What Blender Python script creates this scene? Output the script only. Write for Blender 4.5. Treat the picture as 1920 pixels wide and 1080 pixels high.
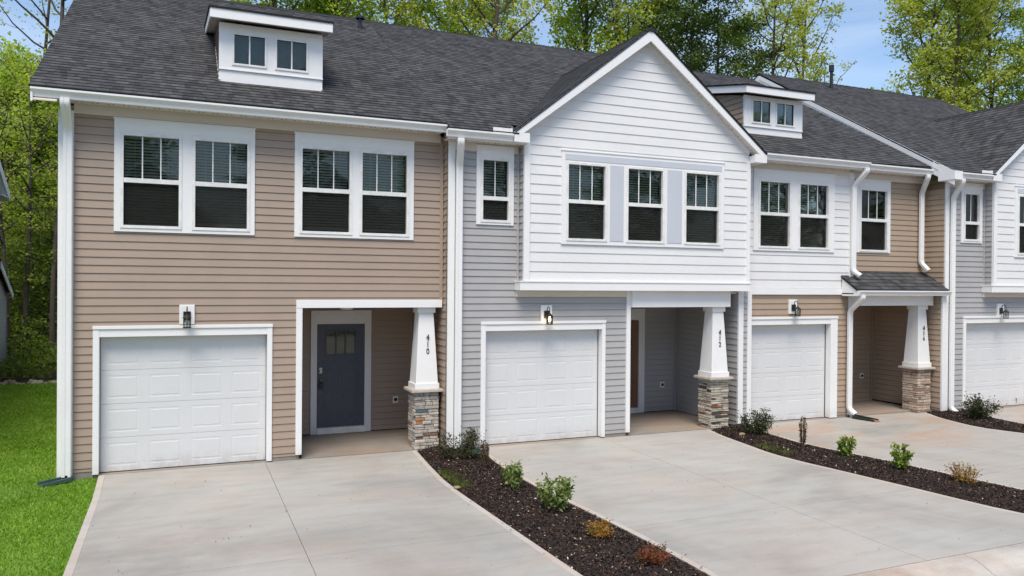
import bpy, math, random
import numpy as np
from mathutils import Vector, Matrix
R = math.radians
scene = bpy.context.scene
for _o in list(bpy.data.objects): bpy.data.objects.remove(_o)
col = scene.collection

# ------------------------------------------------------------------ camera
F_PX, YAW, PITCH, ROLL = 1450.0, 23.0, -0.3, 0.45
cam = bpy.data.cameras.new('camera'); camo = bpy.data.objects.new('camera', cam); col.objects.link(camo)
cam.sensor_width = 36.0; cam.lens = F_PX/1920*36; cam.clip_end = 2000; cam.clip_start = 0.1
def _cam():
    y, p, r = R(YAW), R(PITCH), R(ROLL)
    Fw = Vector((math.sin(y)*math.cos(p), math.cos(y)*math.cos(p), math.sin(p)))
    Rt = Vector((math.cos(y), -math.sin(y), 0)); U = Rt.cross(Fw)
    c, s = math.cos(r), math.sin(r)
    R2 = Rt*c+U*s; U2 = U*c-Rt*s
    m = Matrix((R2, U2, -Fw)).transposed().to_4x4()
    m.translation = Vector((0, -13.3, 2.97)); return m
camo.matrix_world = _cam()
scene.camera = camo

# ------------------------------------------------------------------ sky, sun, exposure
SUN_EL, SUN_AZ = 60.0, 208.0           # azimuth clockwise from +Y (in front of the houses, high on the left)
w = bpy.data.worlds.new('World'); scene.world = w; w.use_nodes = True
nt = w.node_tree; bg = nt.nodes['Background']
sky = nt.nodes.new('ShaderNodeTexSky'); sky.sky_type = 'NISHITA'; sky.sun_disc = False
sky.sun_elevation = R(SUN_EL); sky.sun_rotation = R(SUN_AZ)
sky.air_density = 1.0; sky.dust_density = 0.6; sky.ozone_density = 2.0
# thin high cloud: a faint pale veil over part of the sky
_tc = nt.nodes.new('ShaderNodeTexCoord'); _mp = nt.nodes.new('ShaderNodeMapping'); _mp.inputs['Scale'].default_value = (1.2, 1.2, 5.0)
_cn = nt.nodes.new('ShaderNodeTexNoise'); _cn.inputs['Scale'].default_value = 2.6; _cn.inputs['Detail'].default_value = 7; _cn.inputs['Roughness'].default_value = .62; _cn.inputs['Distortion'].default_value = .5
_cr = nt.nodes.new('ShaderNodeValToRGB'); _cr.color_ramp.elements[0].position = .42; _cr.color_ramp.elements[0].color = (0, 0, 0, 1); _cr.color_ramp.elements[1].position = .80; _cr.color_ramp.elements[1].color = (.45, .45, .45, 1)
_mx = nt.nodes.new('ShaderNodeMix'); _mx.data_type = 'RGBA'; _mx.inputs[7].default_value = (5.2, 5.6, 6.2, 1)
nt.links.new(_tc.outputs['Generated'], _mp.inputs[0]); nt.links.new(_mp.outputs[0], _cn.inputs['Vector']); nt.links.new(_cn.outputs[0], _cr.inputs[0])
nt.links.new(_cr.outputs[0], _mx.inputs[0]); nt.links.new(sky.outputs[0], _mx.inputs[6]); nt.links.new(_mx.outputs[2], bg.inputs[0]); bg.inputs[1].default_value = 0.115
sl = bpy.data.lights.new('sun', 'SUN'); sl.energy = 2.5; sl.angle = R(30); sl.color = (1, .915, .79)
so = bpy.data.objects.new('sun', sl); col.objects.link(so)
_d = Vector((math.sin(R(SUN_AZ))*math.cos(R(SUN_EL)), math.cos(R(SUN_AZ))*math.cos(R(SUN_EL)), math.sin(R(SUN_EL))))
so.rotation_euler = _d.to_track_quat('Z', 'Y').to_euler(); so.location = (20, 20, 40)
vs = scene.view_settings; vs.view_transform = 'Standard'; vs.look = 'None'; vs.gamma = 1; vs.exposure = 0.74
vs.use_curve_mapping = False
scene.cycles.max_bounces = 8; scene.cycles.transparent_max_bounces = 16

# ------------------------------------------------------------------ materials
def mat(name):
    m = bpy.data.materials.new(name); m.use_nodes = True
    return m, m.node_tree, m.node_tree.nodes['Principled BSDF']
def N(t, kind, **kw):
    n = t.nodes.new(kind)
    for k, v in kw.items(): setattr(n, k, v)
    return n
def noise(t, scale, detail=4, rough=.55, vec=None, dist=0):
    n = N(t, 'ShaderNodeTexNoise'); n.inputs['Scale'].default_value = scale
    n.inputs['Detail'].default_value = detail; n.inputs['Roughness'].default_value = rough
    n.inputs['Distortion'].default_value = dist
    if vec: t.links.new(vec, n.inputs['Vector'])
    return n
def ramp(t, fac, stops, interp='LINEAR'):
    r = N(t, 'ShaderNodeValToRGB'); r.color_ramp.interpolation = interp
    e = r.color_ramp.elements
    while len(e) < len(stops): e.new(0.5)
    for i, (p, c) in enumerate(stops):
        e[i].position = p; e[i].color = (*c, 1) if len(c) == 3 else c
    t.links.new(fac, r.inputs[0]); return r
def objco(t, sc=(1, 1, 1)):
    c = N(t, 'ShaderNodeTexCoord'); m = N(t, 'ShaderNodeMapping')
    m.inputs['Scale'].default_value = sc; t.links.new(c.outputs['Object'], m.inputs[0]); return m.outputs[0]
def bump(t, b, h, strength, dist=.01):
    n = N(t, 'ShaderNodeBump'); n.inputs['Strength'].default_value = strength; n.inputs['Distance'].default_value = dist
    t.links.new(h, n.inputs['Height']); t.links.new(n.outputs[0], b.inputs['Normal']); return n
def mixc(t, fac, a, b, mode='MIX'):
    m = N(t, 'ShaderNodeMix', data_type='RGBA', blend_type=mode)
    for i, v in ((6, a), (7, b)):
        if isinstance(v, tuple): m.inputs[i].default_value = (*v, 1)
        else: t.links.new(v, m.inputs[i])
    if isinstance(fac, float): m.inputs[0].default_value = fac
    else: t.links.new(fac, m.inputs[0])
    return m.outputs[2]
def sc3(c, k): return tuple(min(1, x*k) for x in c)

def painted(name, c, rough=.45, var=.05, grain=(3, 3, 40), bs=.08):
    m, t, b = mat(name)
    n = noise(t, 1.3, 5, .6, objco(t)); n2 = noise(t, 3, 4, .6, objco(t, grain))
    r = ramp(t, n.outputs[0], [(.3, sc3(c, 1-var)), (.7, sc3(c, 1+var))])
    r2 = ramp(t, n2.outputs[0], [(.35, (.95, .95, .95)), (.65, (1, 1, 1))])
    t.links.new(mixc(t, 1.0, r.outputs[0], r2.outputs[0], 'MULTIPLY'), b.inputs['Base Color'])
    b.inputs['Roughness'].default_value = rough; bump(t, b, n2.outputs[0], bs, .004); return m
M = {}
M['trim'] = painted('white_trim_paint', (.81, .805, .80), .4, .02)
M['hardie'] = painted('white_board_siding', (.745, .74, .735), .55, .03, (4, 4, 60), .25)
M['tan'] = painted('tan_vinyl', (.355, .272, .212), .5, .05, (2, 2, 50), .15)
M['tan2'] = painted('honey_tan_vinyl', (.375, .283, .207), .5, .05, (2, 2, 50), .15)
M['grey'] = painted('grey_vinyl', (.385, .377, .375), .5, .05, (2, 2, 50), .15)
M['bluegrey'] = painted('pale_blue_board', (.53, .56, .61), .5, .02)
M['soffit'] = painted('soffit_vinyl', (.68, .62, .555), .5, .03)
M['gutter'] = painted('gutter_enamel', (.80, .80, .79), .3, .03)
M['garage'] = painted('garage_door_enamel', (.655, .66, .665), .4, .02, (6, 6, 60), .12)
M['blind'] = painted('blind_slat', (.60, .60, .52), .5, .03)
M['foundation'] = painted('foundation_concrete', (.25, .225, .20), .9, .25, (8, 8, 8), .4)
def dirty(m, z0=.02, z1=.28, c=(.30, .24, .18), amt=.5):
    t = m.node_tree; b = t.nodes['Principled BSDF']; src = b.inputs['Base Color'].links[0].from_socket
    co = N(t, 'ShaderNodeTexCoord'); sp = N(t, 'ShaderNodeSeparateXYZ'); t.links.new(co.outputs['Object'], sp.inputs[0])
    mr = N(t, 'ShaderNodeMapRange'); mr.inputs[1].default_value = z0; mr.inputs[2].default_value = z1; mr.inputs[3].default_value = 1; mr.inputs[4].default_value = 0; t.links.new(sp.outputs[2], mr.inputs[0])
    n = noise(t, 5, 6, .7, objco(t, (1, 1, .5))); r = ramp(t, n.outputs[0], [(.4, (0, 0, 0)), (.7, (1, 1, 1))])
    a = N(t, 'ShaderNodeMath', operation='MULTIPLY'); t.links.new(mr.outputs[0], a.inputs[0]); t.links.new(r.outputs[0], a.inputs[1])
    k = N(t, 'ShaderNodeMath', operation='MULTIPLY'); t.links.new(a.outputs[0], k.inputs[0]); k.inputs[1].default_value = amt
    t.links.new(mixc(t, k.outputs[0], src, c), b.inputs['Base Color'])
dirty(M['garage']); dirty(M['tan'], 0, .5); dirty(M['grey'], 0, .5); dirty(M['tan2'], 0, .5); dirty(M['trim'], 0, .25)
def flat(name, c, rough=.5, metal=0.0):
    m, t, b = mat(name); n = noise(t, 9, 3, .5, objco(t))
    r = ramp(t, n.outputs[0], [(.3, sc3(c, .9)), (.7, sc3(c, 1.1))]); t.links.new(r.outputs[0], b.inputs['Base Color'])
    b.inputs['Roughness'].default_value = rough; b.inputs['Metallic'].default_value = metal; return m
M['black'] = flat('black_metal', (.012, .012, .013), .4)
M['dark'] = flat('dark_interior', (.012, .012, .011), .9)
M['tealback'] = flat('pale_teal', (.11, .16, .18), .7)  # flat grey-teal for the left dormer's backing and the far panes
M['navy'] = flat('navy_door_paint', (.075, .083, .118), .4)
M['browndoor'] = flat('brown_door_paint', (.20, .105, .06), .45)
M['nickel'] = flat('satin_nickel', (.5, .48, .45), .3, 1.0)
M['plastic'] = flat('green_plastic', (.05, .095, .085), .35)
M['dark_plastic'] = flat('dark_green_plastic', (.018, .026, .022), .35)
M['clay'] = flat('orange_clay', (.30, .12, .05), .95)
M['seal'] = flat('rubber_seal', (.02, .018, .016), .8)
M['white_plastic'] = flat('white_plastic', (.75, .74, .72), .4)
M['cap'] = flat('limestone_cap', (.42, .37, .32), .85)
M['bark'] = painted('bark', (.075, .06, .05), .95, .3, (12, 12, 3), .9)
M['stem'] = painted('shrub_stem', (.13, .075, .05), .9, .2)
M['rail'] = flat('vinyl_accent', (.32, .25, .2), .6)

def screen_mat():
    m, t, b = mat('insect_screen'); t.nodes.remove(b)
    tr = N(t, 'ShaderNodeBsdfTransparent'); d = N(t, 'ShaderNodeBsdfDiffuse'); d.inputs[0].default_value = (.03, .029, .026, 1)
    mx = N(t, 'ShaderNodeMixShader'); mx.inputs[0].default_value = .34
    t.links.new(tr.outputs[0], mx.inputs[1]); t.links.new(d.outputs[0], mx.inputs[2])
    t.links.new(mx.outputs[0], t.nodes['Material Output'].inputs[0]); return m
M['screen'] = screen_mat()
def glass_mat(name='window_glass', base=.01, tint=(.80, .84, .80)):
    m, t, b = mat(name); t.nodes.remove(b)
    tr = N(t, 'ShaderNodeBsdfTransparent'); tr.inputs[0].default_value = (*tint, 1)
    g = N(t, 'ShaderNodeBsdfGlossy'); g.inputs['Roughness'].default_value = .01
    n = noise(t, 1.2, 2, .5, objco(t)); bp = N(t, 'ShaderNodeBump'); bp.inputs['Strength'].default_value = .12; bp.inputs['Distance'].default_value = .03
    t.links.new(n.outputs[0], bp.inputs['Height']); t.links.new(bp.outputs[0], g.inputs['Normal'])
    fr = N(t, 'ShaderNodeFresnel'); fr.inputs[0].default_value = 1.42
    ad = N(t, 'ShaderNodeMath', operation='ADD'); ad.inputs[1].default_value = base; ad.use_clamp = True
    t.links.new(fr.outputs[0], ad.inputs[0])
    mx = N(t, 'ShaderNodeMixShader'); t.links.new(ad.outputs[0], mx.inputs[0])
    t.links.new(tr.outputs[0], mx.inputs[1]); t.links.new(g.outputs[0], mx.inputs[2])
    t.links.new(mx.outputs[0], t.nodes['Material Output'].inputs[0]); return m
M['glass'] = glass_mat()
def bulb(name, s, c=(1, .72, .38)):
    m, t, b = mat(name); b.inputs['Base Color'].default_value = (.8, .78, .7, 1)
    b.inputs['Emission Color'].default_value = (*c, 1); b.inputs['Emission Strength'].default_value = s; return m
M['bulb_on'] = bulb('lit_bulb', 12); M['bulb_off'] = bulb('unlit_bulb', 0)

def shingle():
    m, t, b = mat('charcoal_shingles')
    uv = N(t, 'ShaderNodeUVMap'); sx = N(t, 'ShaderNodeSeparateXYZ'); t.links.new(uv.outputs[0], sx.inputs[0])
    def mth(op, a, b2=None):
        n = N(t, 'ShaderNodeMath', operation=op)
        for i, v in enumerate((a, b2)):
            if v is None: continue
            if isinstance(v, (int, float)): n.inputs[i].default_value = v
            else: t.links.new(v, n.inputs[i])
        return n.outputs[0]
    row = mth('FLOOR', mth('DIVIDE', sx.outputs[1], .14))
    wr = N(t, 'ShaderNodeTexWhiteNoise', noise_dimensions='1D'); t.links.new(row, wr.inputs['W'])
    def cells(width, k):
        off = mth('MULTIPLY', wr.outputs[0], 7.3*k)
        c = mth('FLOOR', mth('ADD', mth('DIVIDE', sx.outputs[0], width), off))
        cb = N(t, 'ShaderNodeCombineXYZ'); t.links.new(c, cb.inputs[0]); t.links.new(row, cb.inputs[1]); cb.inputs[2].default_value = k
        wn = N(t, 'ShaderNodeTexWhiteNoise', noise_dimensions='3D'); t.links.new(cb.outputs[0], wn.inputs['Vector']); return wn.outputs[0]
    a = mth('ADD', mth('MULTIPLY', cells(.165, 1.0), .6), mth('MULTIPLY', cells(.09, 3.1), .4))
    r = ramp(t, a, [(.12, (.022, .022, .024)), (.38, (.042, .042, .044)), (.6, (.056, .056, .058)), (.92, (.084, .083, .085))])
    # each course darker along its lower edge and faintly along its top
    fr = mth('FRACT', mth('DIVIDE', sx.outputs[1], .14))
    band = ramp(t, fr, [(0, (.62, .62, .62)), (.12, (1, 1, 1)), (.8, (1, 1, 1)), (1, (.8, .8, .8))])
    gr = noise(t, 260, 2, .7, objco(t)); g2 = ramp(t, gr.outputs[0], [(.3, (.6, .6, .6)), (.7, (1.35, 1.35, 1.35))])
    lg = noise(t, .5, 3, .5, objco(t)); g3 = ramp(t, lg.outputs[0], [(.3, (.93, .93, .93)), (.7, (1.07, 1.07, 1.07))])
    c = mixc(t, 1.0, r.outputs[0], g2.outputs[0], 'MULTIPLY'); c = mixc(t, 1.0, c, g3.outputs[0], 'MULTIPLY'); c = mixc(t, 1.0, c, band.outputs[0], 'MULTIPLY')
    t.links.new(c, b.inputs['Base Color']); b.inputs['Roughness'].default_value = .9
    ad = mth('ADD', mth('MULTIPLY', a, 1.0), mth('MULTIPLY', gr.outputs[0], .4)); bump(t, b, ad, .6, .012)
    return m
M['shingle'] = shingle()

def concrete(name, c, stain=.3, orange=0.0, sc=1.0, band=None):
    m, t, b = mat(name); v = objco(t)
    n1 = noise(t, .35*sc, 5, .6, v, .6); n2 = noise(t, 2.2, 6, .65, objco(t, (.5, 2.2, 1))); n3 = noise(t, 55, 3, .6, v)
    r1 = ramp(t, n1.outputs[0], [(.3, sc3(c, 1-stain*.55)), (.5, c), (.72, sc3(c, 1+stain*.35))])
    r2 = ramp(t, n2.outputs[0], [(.28, (.88, .875, .865)), (.52, (1, 1, 1)), (.75, (1.06, 1.055, 1.04))])
    r3 = ramp(t, n3.outputs[0], [(.3, (.94, .94, .94)), (.7, (1.05, 1.05, 1.05))])
    cc = mixc(t, 1.0, r1.outputs[0], r2.outputs[0], 'MULTIPLY'); cc = mixc(t, 1.0, cc, r3.outputs[0], 'MULTIPLY')
    if orange:
        n4 = noise(t, .55, 4, .6, objco(t, (1, 1.7, 1)), .5); n5 = noise(t, 9, 5, .7, v)
        f = ramp(t, n4.outputs[0], [(.44, (0, 0, 0)), (.68, (1, 1, 1))]); g = ramp(t, n5.outputs[0], [(.3, (.45, .45, .45)), (.7, (1, 1, 1))])
        mu = mixc(t, 1.0, f.outputs[0], g.outputs[0], 'MULTIPLY'); mm = N(t, 'ShaderNodeMath', operation='MULTIPLY'); t.links.new(mu, mm.inputs[0]); mm.inputs[1].default_value = orange
        if band:      # clay washed across the drive in one belt
            sy = N(t, 'ShaderNodeSeparateXYZ'); t.links.new(v, sy.inputs[0]); mr = N(t, 'ShaderNodeMapRange'); mr.interpolation_type = 'SMOOTHSTEP'
            ab = N(t, 'ShaderNodeMath', operation='ADD'); ab.inputs[1].default_value = -(band[0]+band[1])/2; t.links.new(sy.outputs[1], ab.inputs[0]); aa = N(t, 'ShaderNodeMath', operation='ABSOLUTE'); t.links.new(ab.outputs[0], aa.inputs[0])
            t.links.new(aa.outputs[0], mr.inputs[0]); mr.inputs[1].default_value = .4; mr.inputs[2].default_value = (band[1]-band[0])/2+.6; mr.inputs[3].default_value = 1; mr.inputs[4].default_value = .12
            m2 = N(t, 'ShaderNodeMath', operation='MULTIPLY'); t.links.new(mm.outputs[0], m2.inputs[0]); t.links.new(mr.outputs[0], m2.inputs[1]); mm = m2
        cc = mixc(t, mm.outputs[0], cc, (.40, .215, .12))
    # small dark specks and spills
    vo = N(t, 'ShaderNodeTexVoronoi'); vo.inputs['Scale'].default_value = 2.3; t.links.new(v, vo.inputs['Vector'])
    sp = ramp(t, vo.outputs['Distance'], [(.012, (.55, .52, .5)), (.03, (1, 1, 1))])
    cc = mixc(t, 1.0, cc, sp.outputs[0], 'MULTIPLY')
    t.links.new(cc, b.inputs['Base Color']); b.inputs['Roughness'].default_value = .85; b.inputs['Specular IOR Level'].default_value = .3
    bump(t, b, n3.outputs[0], .25, .004); return m
M['concrete'] = concrete('driveway_concrete', (.355, .345, .32), .5, .2)
M['concrete_edge'] = concrete('trowelled_concrete', (.45, .42, .38), .15, .4)
M['concrete_orange'] = concrete('clay_stained_concrete', (.352, .335, .305), .4, .9, band=(-3.1, -.3))
M['kerb'] = concrete('kerb_concrete', (.40, .375, .34), .9, .55, 3)
M['porch'] = concrete('porch_concrete', (.255, .228, .198), .45, .4)
M['asphalt'] = concrete('asphalt', (.06, .06, .06), .2, 0)

def stones(name, stops, tint=1.0):
    m, t, b = mat(name); g = N(t, 'ShaderNodeNewGeometry')
    r = ramp(t, g.outputs['Random Per Island'], stops, 'CONSTANT')
    n = noise(t, 14, 6, .7, objco(t)); r2 = ramp(t, n.outputs[0], [(.3, (.6, .58, .56)), (.65, (1.1, 1.1, 1.1))])
    t.links.new(mixc(t, 1.0, r.outputs[0], r2.outputs[0], 'MULTIPLY'), b.inputs['Base Color'])
    b.inputs['Roughness'].default_value = .9; bump(t, b, n.outputs[0], .8, .012); return m
M['stoneA'] = stones('mixed_ledgestone', [(0, (.50, .46, .40)), (.2, (.42, .38, .33)), (.38, (.57, .53, .47)), (.55, (.35, .33, .31)), (.68, (.53, .48, .41)), (.84, (.40, .20, .10)), (.89, (.24, .14, .10)), (.93, (.10, .15, .17)), (.97, (.48, .44, .38))])
M['stoneB'] = stones('thin_dark_ledgestone', [(0, (.55, .50, .41)), (.2, (.46, .40, .33)), (.40, (.60, .56, .47)), (.6, (.07, .065, .06)), (.69, (.38, .33, .27)), (.78, (.30, .12, .06)), (.87, (.12, .10, .09)), (.91, (.54, .49, .41))])
M['stoneC'] = stones('beige_ledgestone', [(0, (0.504, 0.396, 0.312)), (.2, (0.432, 0.324, 0.252)), (.40, (0.600, 0.492, 0.396)), (.6, (0.336, 0.240, 0.186)), (.72, (0.552, 0.456, 0.372)), (.86, (0.300, 0.180, 0.132)), (.92, (0.456, 0.372, 0.312))])
M['mortar'] = flat('mortar', (.14, .12, .10), .95)

def foliage(name, cols, scale=.6, trans=.45):
    m, t, b = mat(name); g = N(t, 'ShaderNodeNewGeometry')
    n = noise(t, scale, 3, .6, objco(t))
    ad = N(t, 'ShaderNodeMath', operation='MULTIPLY_ADD'); t.links.new(g.outputs['Random Per Island'], ad.inputs[0]); ad.inputs[1].default_value = .55
    ml = N(t, 'ShaderNodeMath', operation='MULTIPLY_ADD'); t.links.new(n.outputs[0], ml.inputs[0]); ml.inputs[1].default_value = 1.1; ml.inputs[2].default_value = -.3
    t.links.new(ml.outputs[0], ad.inputs[2])
    r = ramp(t, ad.outputs[0], [(i/(len(cols)-1), c) for i, c in enumerate(cols)])
    t.links.new(r.outputs[0], b.inputs['Base Color']); b.inputs['Roughness'].default_value = .55; b.inputs['Specular IOR Level'].default_value = .25
    tl = N(t, 'ShaderNodeBsdfTranslucent'); t.links.new(mixc(t, 1.0, r.outputs[0], (1.35, 1.35, .7), 'MULTIPLY'), tl.inputs[0])
    mx = N(t, 'ShaderNodeMixShader'); mx.inputs[0].default_value = trans
    t.links.new(b.outputs[0], mx.inputs[1]); t.links.new(tl.outputs[0], mx.inputs[2]); t.links.new(mx.outputs[0], t.nodes['Material Output'].inputs[0])
    return m
M['leaf_a'] = foliage('spring_leaves', [(.12, .19, .03), (.24, .35, .05), (.38, .49, .08), (.52, .60, .15)], .6, .5)
M['leaf_b'] = foliage('yellow_green_leaves', [(.14, .19, .03), (.29, .36, .055), (.44, .49, .11), (.56, .54, .20)], .6, .5)
M['leaf_d'] = foliage('dark_leaves', [(.025, .05, .012), (.055, .10, .02), (.09, .15, .028), (.14, .20, .04)], .8, .3)
M['leaf_u'] = foliage('undergrowth_leaves', [(.04, .055, .02), (.12, .16, .03), (.24, .33, .05), (.44, .46, .15)], .45, .5)
M['bush_dark'] = foliage('holly_leaves', [(.012, .022, .008), (.03, .045, .015), (.05, .06, .02), (.10, .075, .03)], 3, .2)
M['bush_twig'] = foliage('twiggy_leaves', [(.03, .035, .012), (.07, .06, .02), (.10, .075, .03), (.12, .07, .03)], 4, .2)
M['bush_light'] = foliage('light_green_leaves', [(.06, .11, .025), (.14, .20, .05), (.27, .34, .12), (.45, .48, .24)], 5, .35)
M['bush_bright'] = foliage('bright_green_leaves', [(.06, .12, .02), (.15, .23, .03), (.26, .35, .06), (.40, .45, .14)], 5, .35)
M['bush_orange'] = foliage('orange_leaves', [(.14, .14, .02), (.30, .22, .03), (.42, .20, .035), (.45, .11, .02)], 5, .35)
M['bush_red'] = foliage('red_leaves', [(.05, .07, .015), (.14, .08, .03), (.28, .06, .03), (.36, .06, .03)], 5, .3)
M['grass_blade'] = foliage('grass_blades', [(.10, .21, .02), (.17, .32, .03), (.25, .42, .045), (.38, .50, .10)], .7, .45)
def ground_mat(name, stops, s1=.8, s2=14):
    m, t, b = mat(name); v = objco(t); a = noise(t, s1, 5, .6, v); c = noise(t, s2, 5, .7, v)
    mx = N(t, 'ShaderNodeMath', operation='ADD'); t.links.new(a.outputs[0], mx.inputs[0]); t.links.new(c.outputs[0], mx.inputs[1])
    dv = N(t, 'ShaderNodeMath', operation='MULTIPLY'); t.links.new(mx.outputs[0], dv.inputs[0]); dv.inputs[1].default_value = .5
    r = ramp(t, dv.outputs[0], stops); t.links.new(r.outputs[0], b.inputs['Base Color']); b.inputs['Roughness'].default_value = .95
    bump(t, b, c.outputs[0], .6, .03); return m
M['lawn'] = ground_mat('lawn_soil', [(.35, (.07, .13, .016)), (.5, (.11, .21, .024)), (.65, (.19, .26, .045))])
M['soil'] = ground_mat('woodland_floor', [(.35, (.02, .017, .012)), (.5, (.05, .04, .025)), (.65, (.07, .07, .03))])
M['mulch'] = ground_mat('dark_mulch', [(.35, (.008, .006, .005)), (.5, (.022, .013, .010)), (.65, (.05, .026, .018))], 3, 45)
def chipmat():
    m, t, b = mat('mulch_chips'); g = N(t, 'ShaderNodeNewGeometry')
    r = ramp(t, g.outputs['Random Per Island'], [(0, (.010, .007, .006)), (.35, (.03, .017, .012)), (.6, (.07, .035, .022)), (.86, (.022, .013, .01)), (.945, (.20, .12, .08)), (.984, (.40, .30, .22)), (.996, (.6, .57, .52))], 'CONSTANT')
    t.links.new(r.outputs[0], b.inputs['Base Color']); b.inputs['Roughness'].default_value = .9; return m
M['chips'] = chipmat()
M['rock'] = stones('pale_rock', [(0, (.45, .38, .26)), (.3, (.38, .33, .22)), (.6, (.50, .46, .38)), (.85, (.28, .22, .13))])

# ------------------------------------------------------------------ mesh builder and object helpers
class MB:
    def __init__(s): s.v = []; s.f = []; s.m = []; s.uv = []
    def poly(s, pts, mi=0, uv=None):
        b = len(s.v); s.v += [tuple(p) for p in pts]; s.f.append(tuple(range(b, b+len(pts)))); s.m.append(mi)
        s.uv += list(uv) if uv else [(0, 0)]*len(pts)
    def box(s, x0, x1, y0, y1, z0, z1, mi=0):
        if x0 > x1: x0, x1 = x1, x0
        if y0 > y1: y0, y1 = y1, y0
        if z0 > z1: z0, z1 = z1, z0
        s.hexa([(x0, y0, z0), (x1, y0, z0), (x1, y1, z0), (x0, y1, z0)], [(x0, y0, z1), (x1, y0, z1), (x1, y1, z1), (x0, y1, z1)], mi)
    def hexa(s, lo, hi, mi=0):
        n = len(lo); b = len(s.v); s.v += [tuple(p) for p in lo]+[tuple(p) for p in hi]
        fs = [tuple(b+i for i in reversed(range(n))), tuple(b+n+i for i in range(n))]
        for i in range(n): j = (i+1) % n; fs.append((b+i, b+j, b+n+j, b+n+i))
        for f in fs: s.f.append(f); s.m.append(mi); s.uv += [(0, 0)]*len(f)
    def sweep(s, path, prof, mi=0, up=(0, 0, 1)):
        """profile (a,b) pairs swept along path; a along side, b along second axis"""
        P = [Vector(p) for p in path]; n = len(prof); b0 = len(s.v)
        for i, p in enumerate(P):
            if i == 0: d = (P[1]-P[0]).normalized()
            elif i == len(P)-1: d = (P[-1]-P[-2]).normalized()
            else: d = ((P[i]-P[i-1]).normalized()+(P[i+1]-P[i]).normalized()).normalized()
            u = Vector(up); sd = d.cross(u)
            if sd.length < 1e-4: sd = Vector((1, 0, 0))
            sd.normalize(); tt = sd.cross(d).normalized()
            k = 1.0
            if 0 < i < len(P)-1:
                cs = (P[i]-P[i-1]).normalized().dot(d); k = 1/max(.5, cs)
            for (a, b) in prof: s.v.append(tuple(p+sd*a+tt*b*k))
        for i in range(len(P)-1):
            for j in range(n):
                k2 = (j+1) % n; s.f.append((b0+i*n+j, b0+i*n+k2, b0+(i+1)*n+k2, b0+(i+1)*n+j)); s.m.append(mi); s.uv += [(0, 0)]*4
        s.f.append(tuple(b0+j for j in reversed(range(n)))); s.m.append(mi); s.uv += [(0, 0)]*n
        e = b0+(len(P)-1)*n; s.f.append(tuple(e+j for j in range(n))); s.m.append(mi); s.uv += [(0, 0)]*n
    def tube(s, path, r, seg=8, mi=0):
        s.sweep(path, [(r*math.cos(2*math.pi*i/seg), r*math.sin(2*math.pi*i/seg)) for i in range(seg)], mi, up=(.013, .021, 1))
    def lathe(s, c, prof, seg=16, mi=0, axis='z'):
        b0 = len(s.v); n = len(prof)
        for i in range(seg):
            a = 2*math.pi*i/seg
            for (r, h) in prof:
                if axis == 'z': s.v.append((c[0]+r*math.cos(a), c[1]+r*math.sin(a), c[2]+h))
                else: s.v.append((c[0]+r*math.cos(a), c[1]-h, c[2]+r*math.sin(a)))
        for i in range(seg):
            i2 = (i+1) % seg
            for j in range(n-1):
                s.f.append((b0+i*n+j, b0+i2*n+j, b0+i2*n+j+1, b0+i*n+j+1)); s.m.append(mi); s.uv += [(0, 0)]*4
    def build(s, name, mats, parent=None, bevel=0, smooth=False, loc=None):
        me = bpy.data.meshes.new(name); me.from_pydata(s.v, [], s.f)
        if not isinstance(mats, (list, tuple)): mats = [mats]
        for m in mats: me.materials.append(m)
        if len(mats) > 1: me.polygons.foreach_set('material_index', s.m)
        if any(u != (0, 0) for u in s.uv):
            l = me.uv_layers.new(name='UVMap'); l.data.foreach_set('uv', [c for u in s.uv for c in u])
        if smooth: me.polygons.foreach_set('use_smooth', [True]*len(me.polygons))
        me.validate(); me.update()
        o = bpy.data.objects.new(name, me); col.objects.link(o)
        if parent: o.parent = parent
        if loc: o.location = loc
        if bevel:
            bm = o.modifiers.new('bevel', 'BEVEL'); bm.width = bevel; bm.segments = 2; bm.limit_method = 'ANGLE'
        return o
def tag(o, label=None, cat=None, group=None, kind=None):
    if label: o['label'] = label
    if cat: o['category'] = cat
    if group: o['group'] = group
    if kind: o['kind'] = kind
    return o
def empty(name, loc, label=None, cat=None, group=None, rz=0):
    o = bpy.data.objects.new(name, None); col.objects.link(o); o.location = loc; o.rotation_euler = (0, 0, rz); o.empty_display_size = .2
    return tag(o, label, cat, group)
def npmesh(name, V, Fq, mats, parent=None, mi=None, k=4):
    me = bpy.data.meshes.new(name); V = np.asarray(V, np.float32); Fq = np.asarray(Fq, np.int32)
    me.vertices.add(len(V)); me.vertices.foreach_set('co', V.ravel())
    me.loops.add(Fq.size); me.loops.foreach_set('vertex_index', Fq.ravel())
    me.polygons.add(len(Fq)); me.polygons.foreach_set('loop_start', np.arange(len(Fq), dtype=np.int32)*k)
    me.polygons.foreach_set('loop_total', np.full(len(Fq), k, np.int32))
    for m in (mats if isinstance(mats, list) else [mats]): me.materials.append(m)
    me.update(calc_edges=True); me.validate()
    o = bpy.data.objects.new(name, me); col.objects.link(o)
    if parent: o.parent = parent
    return o

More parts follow.
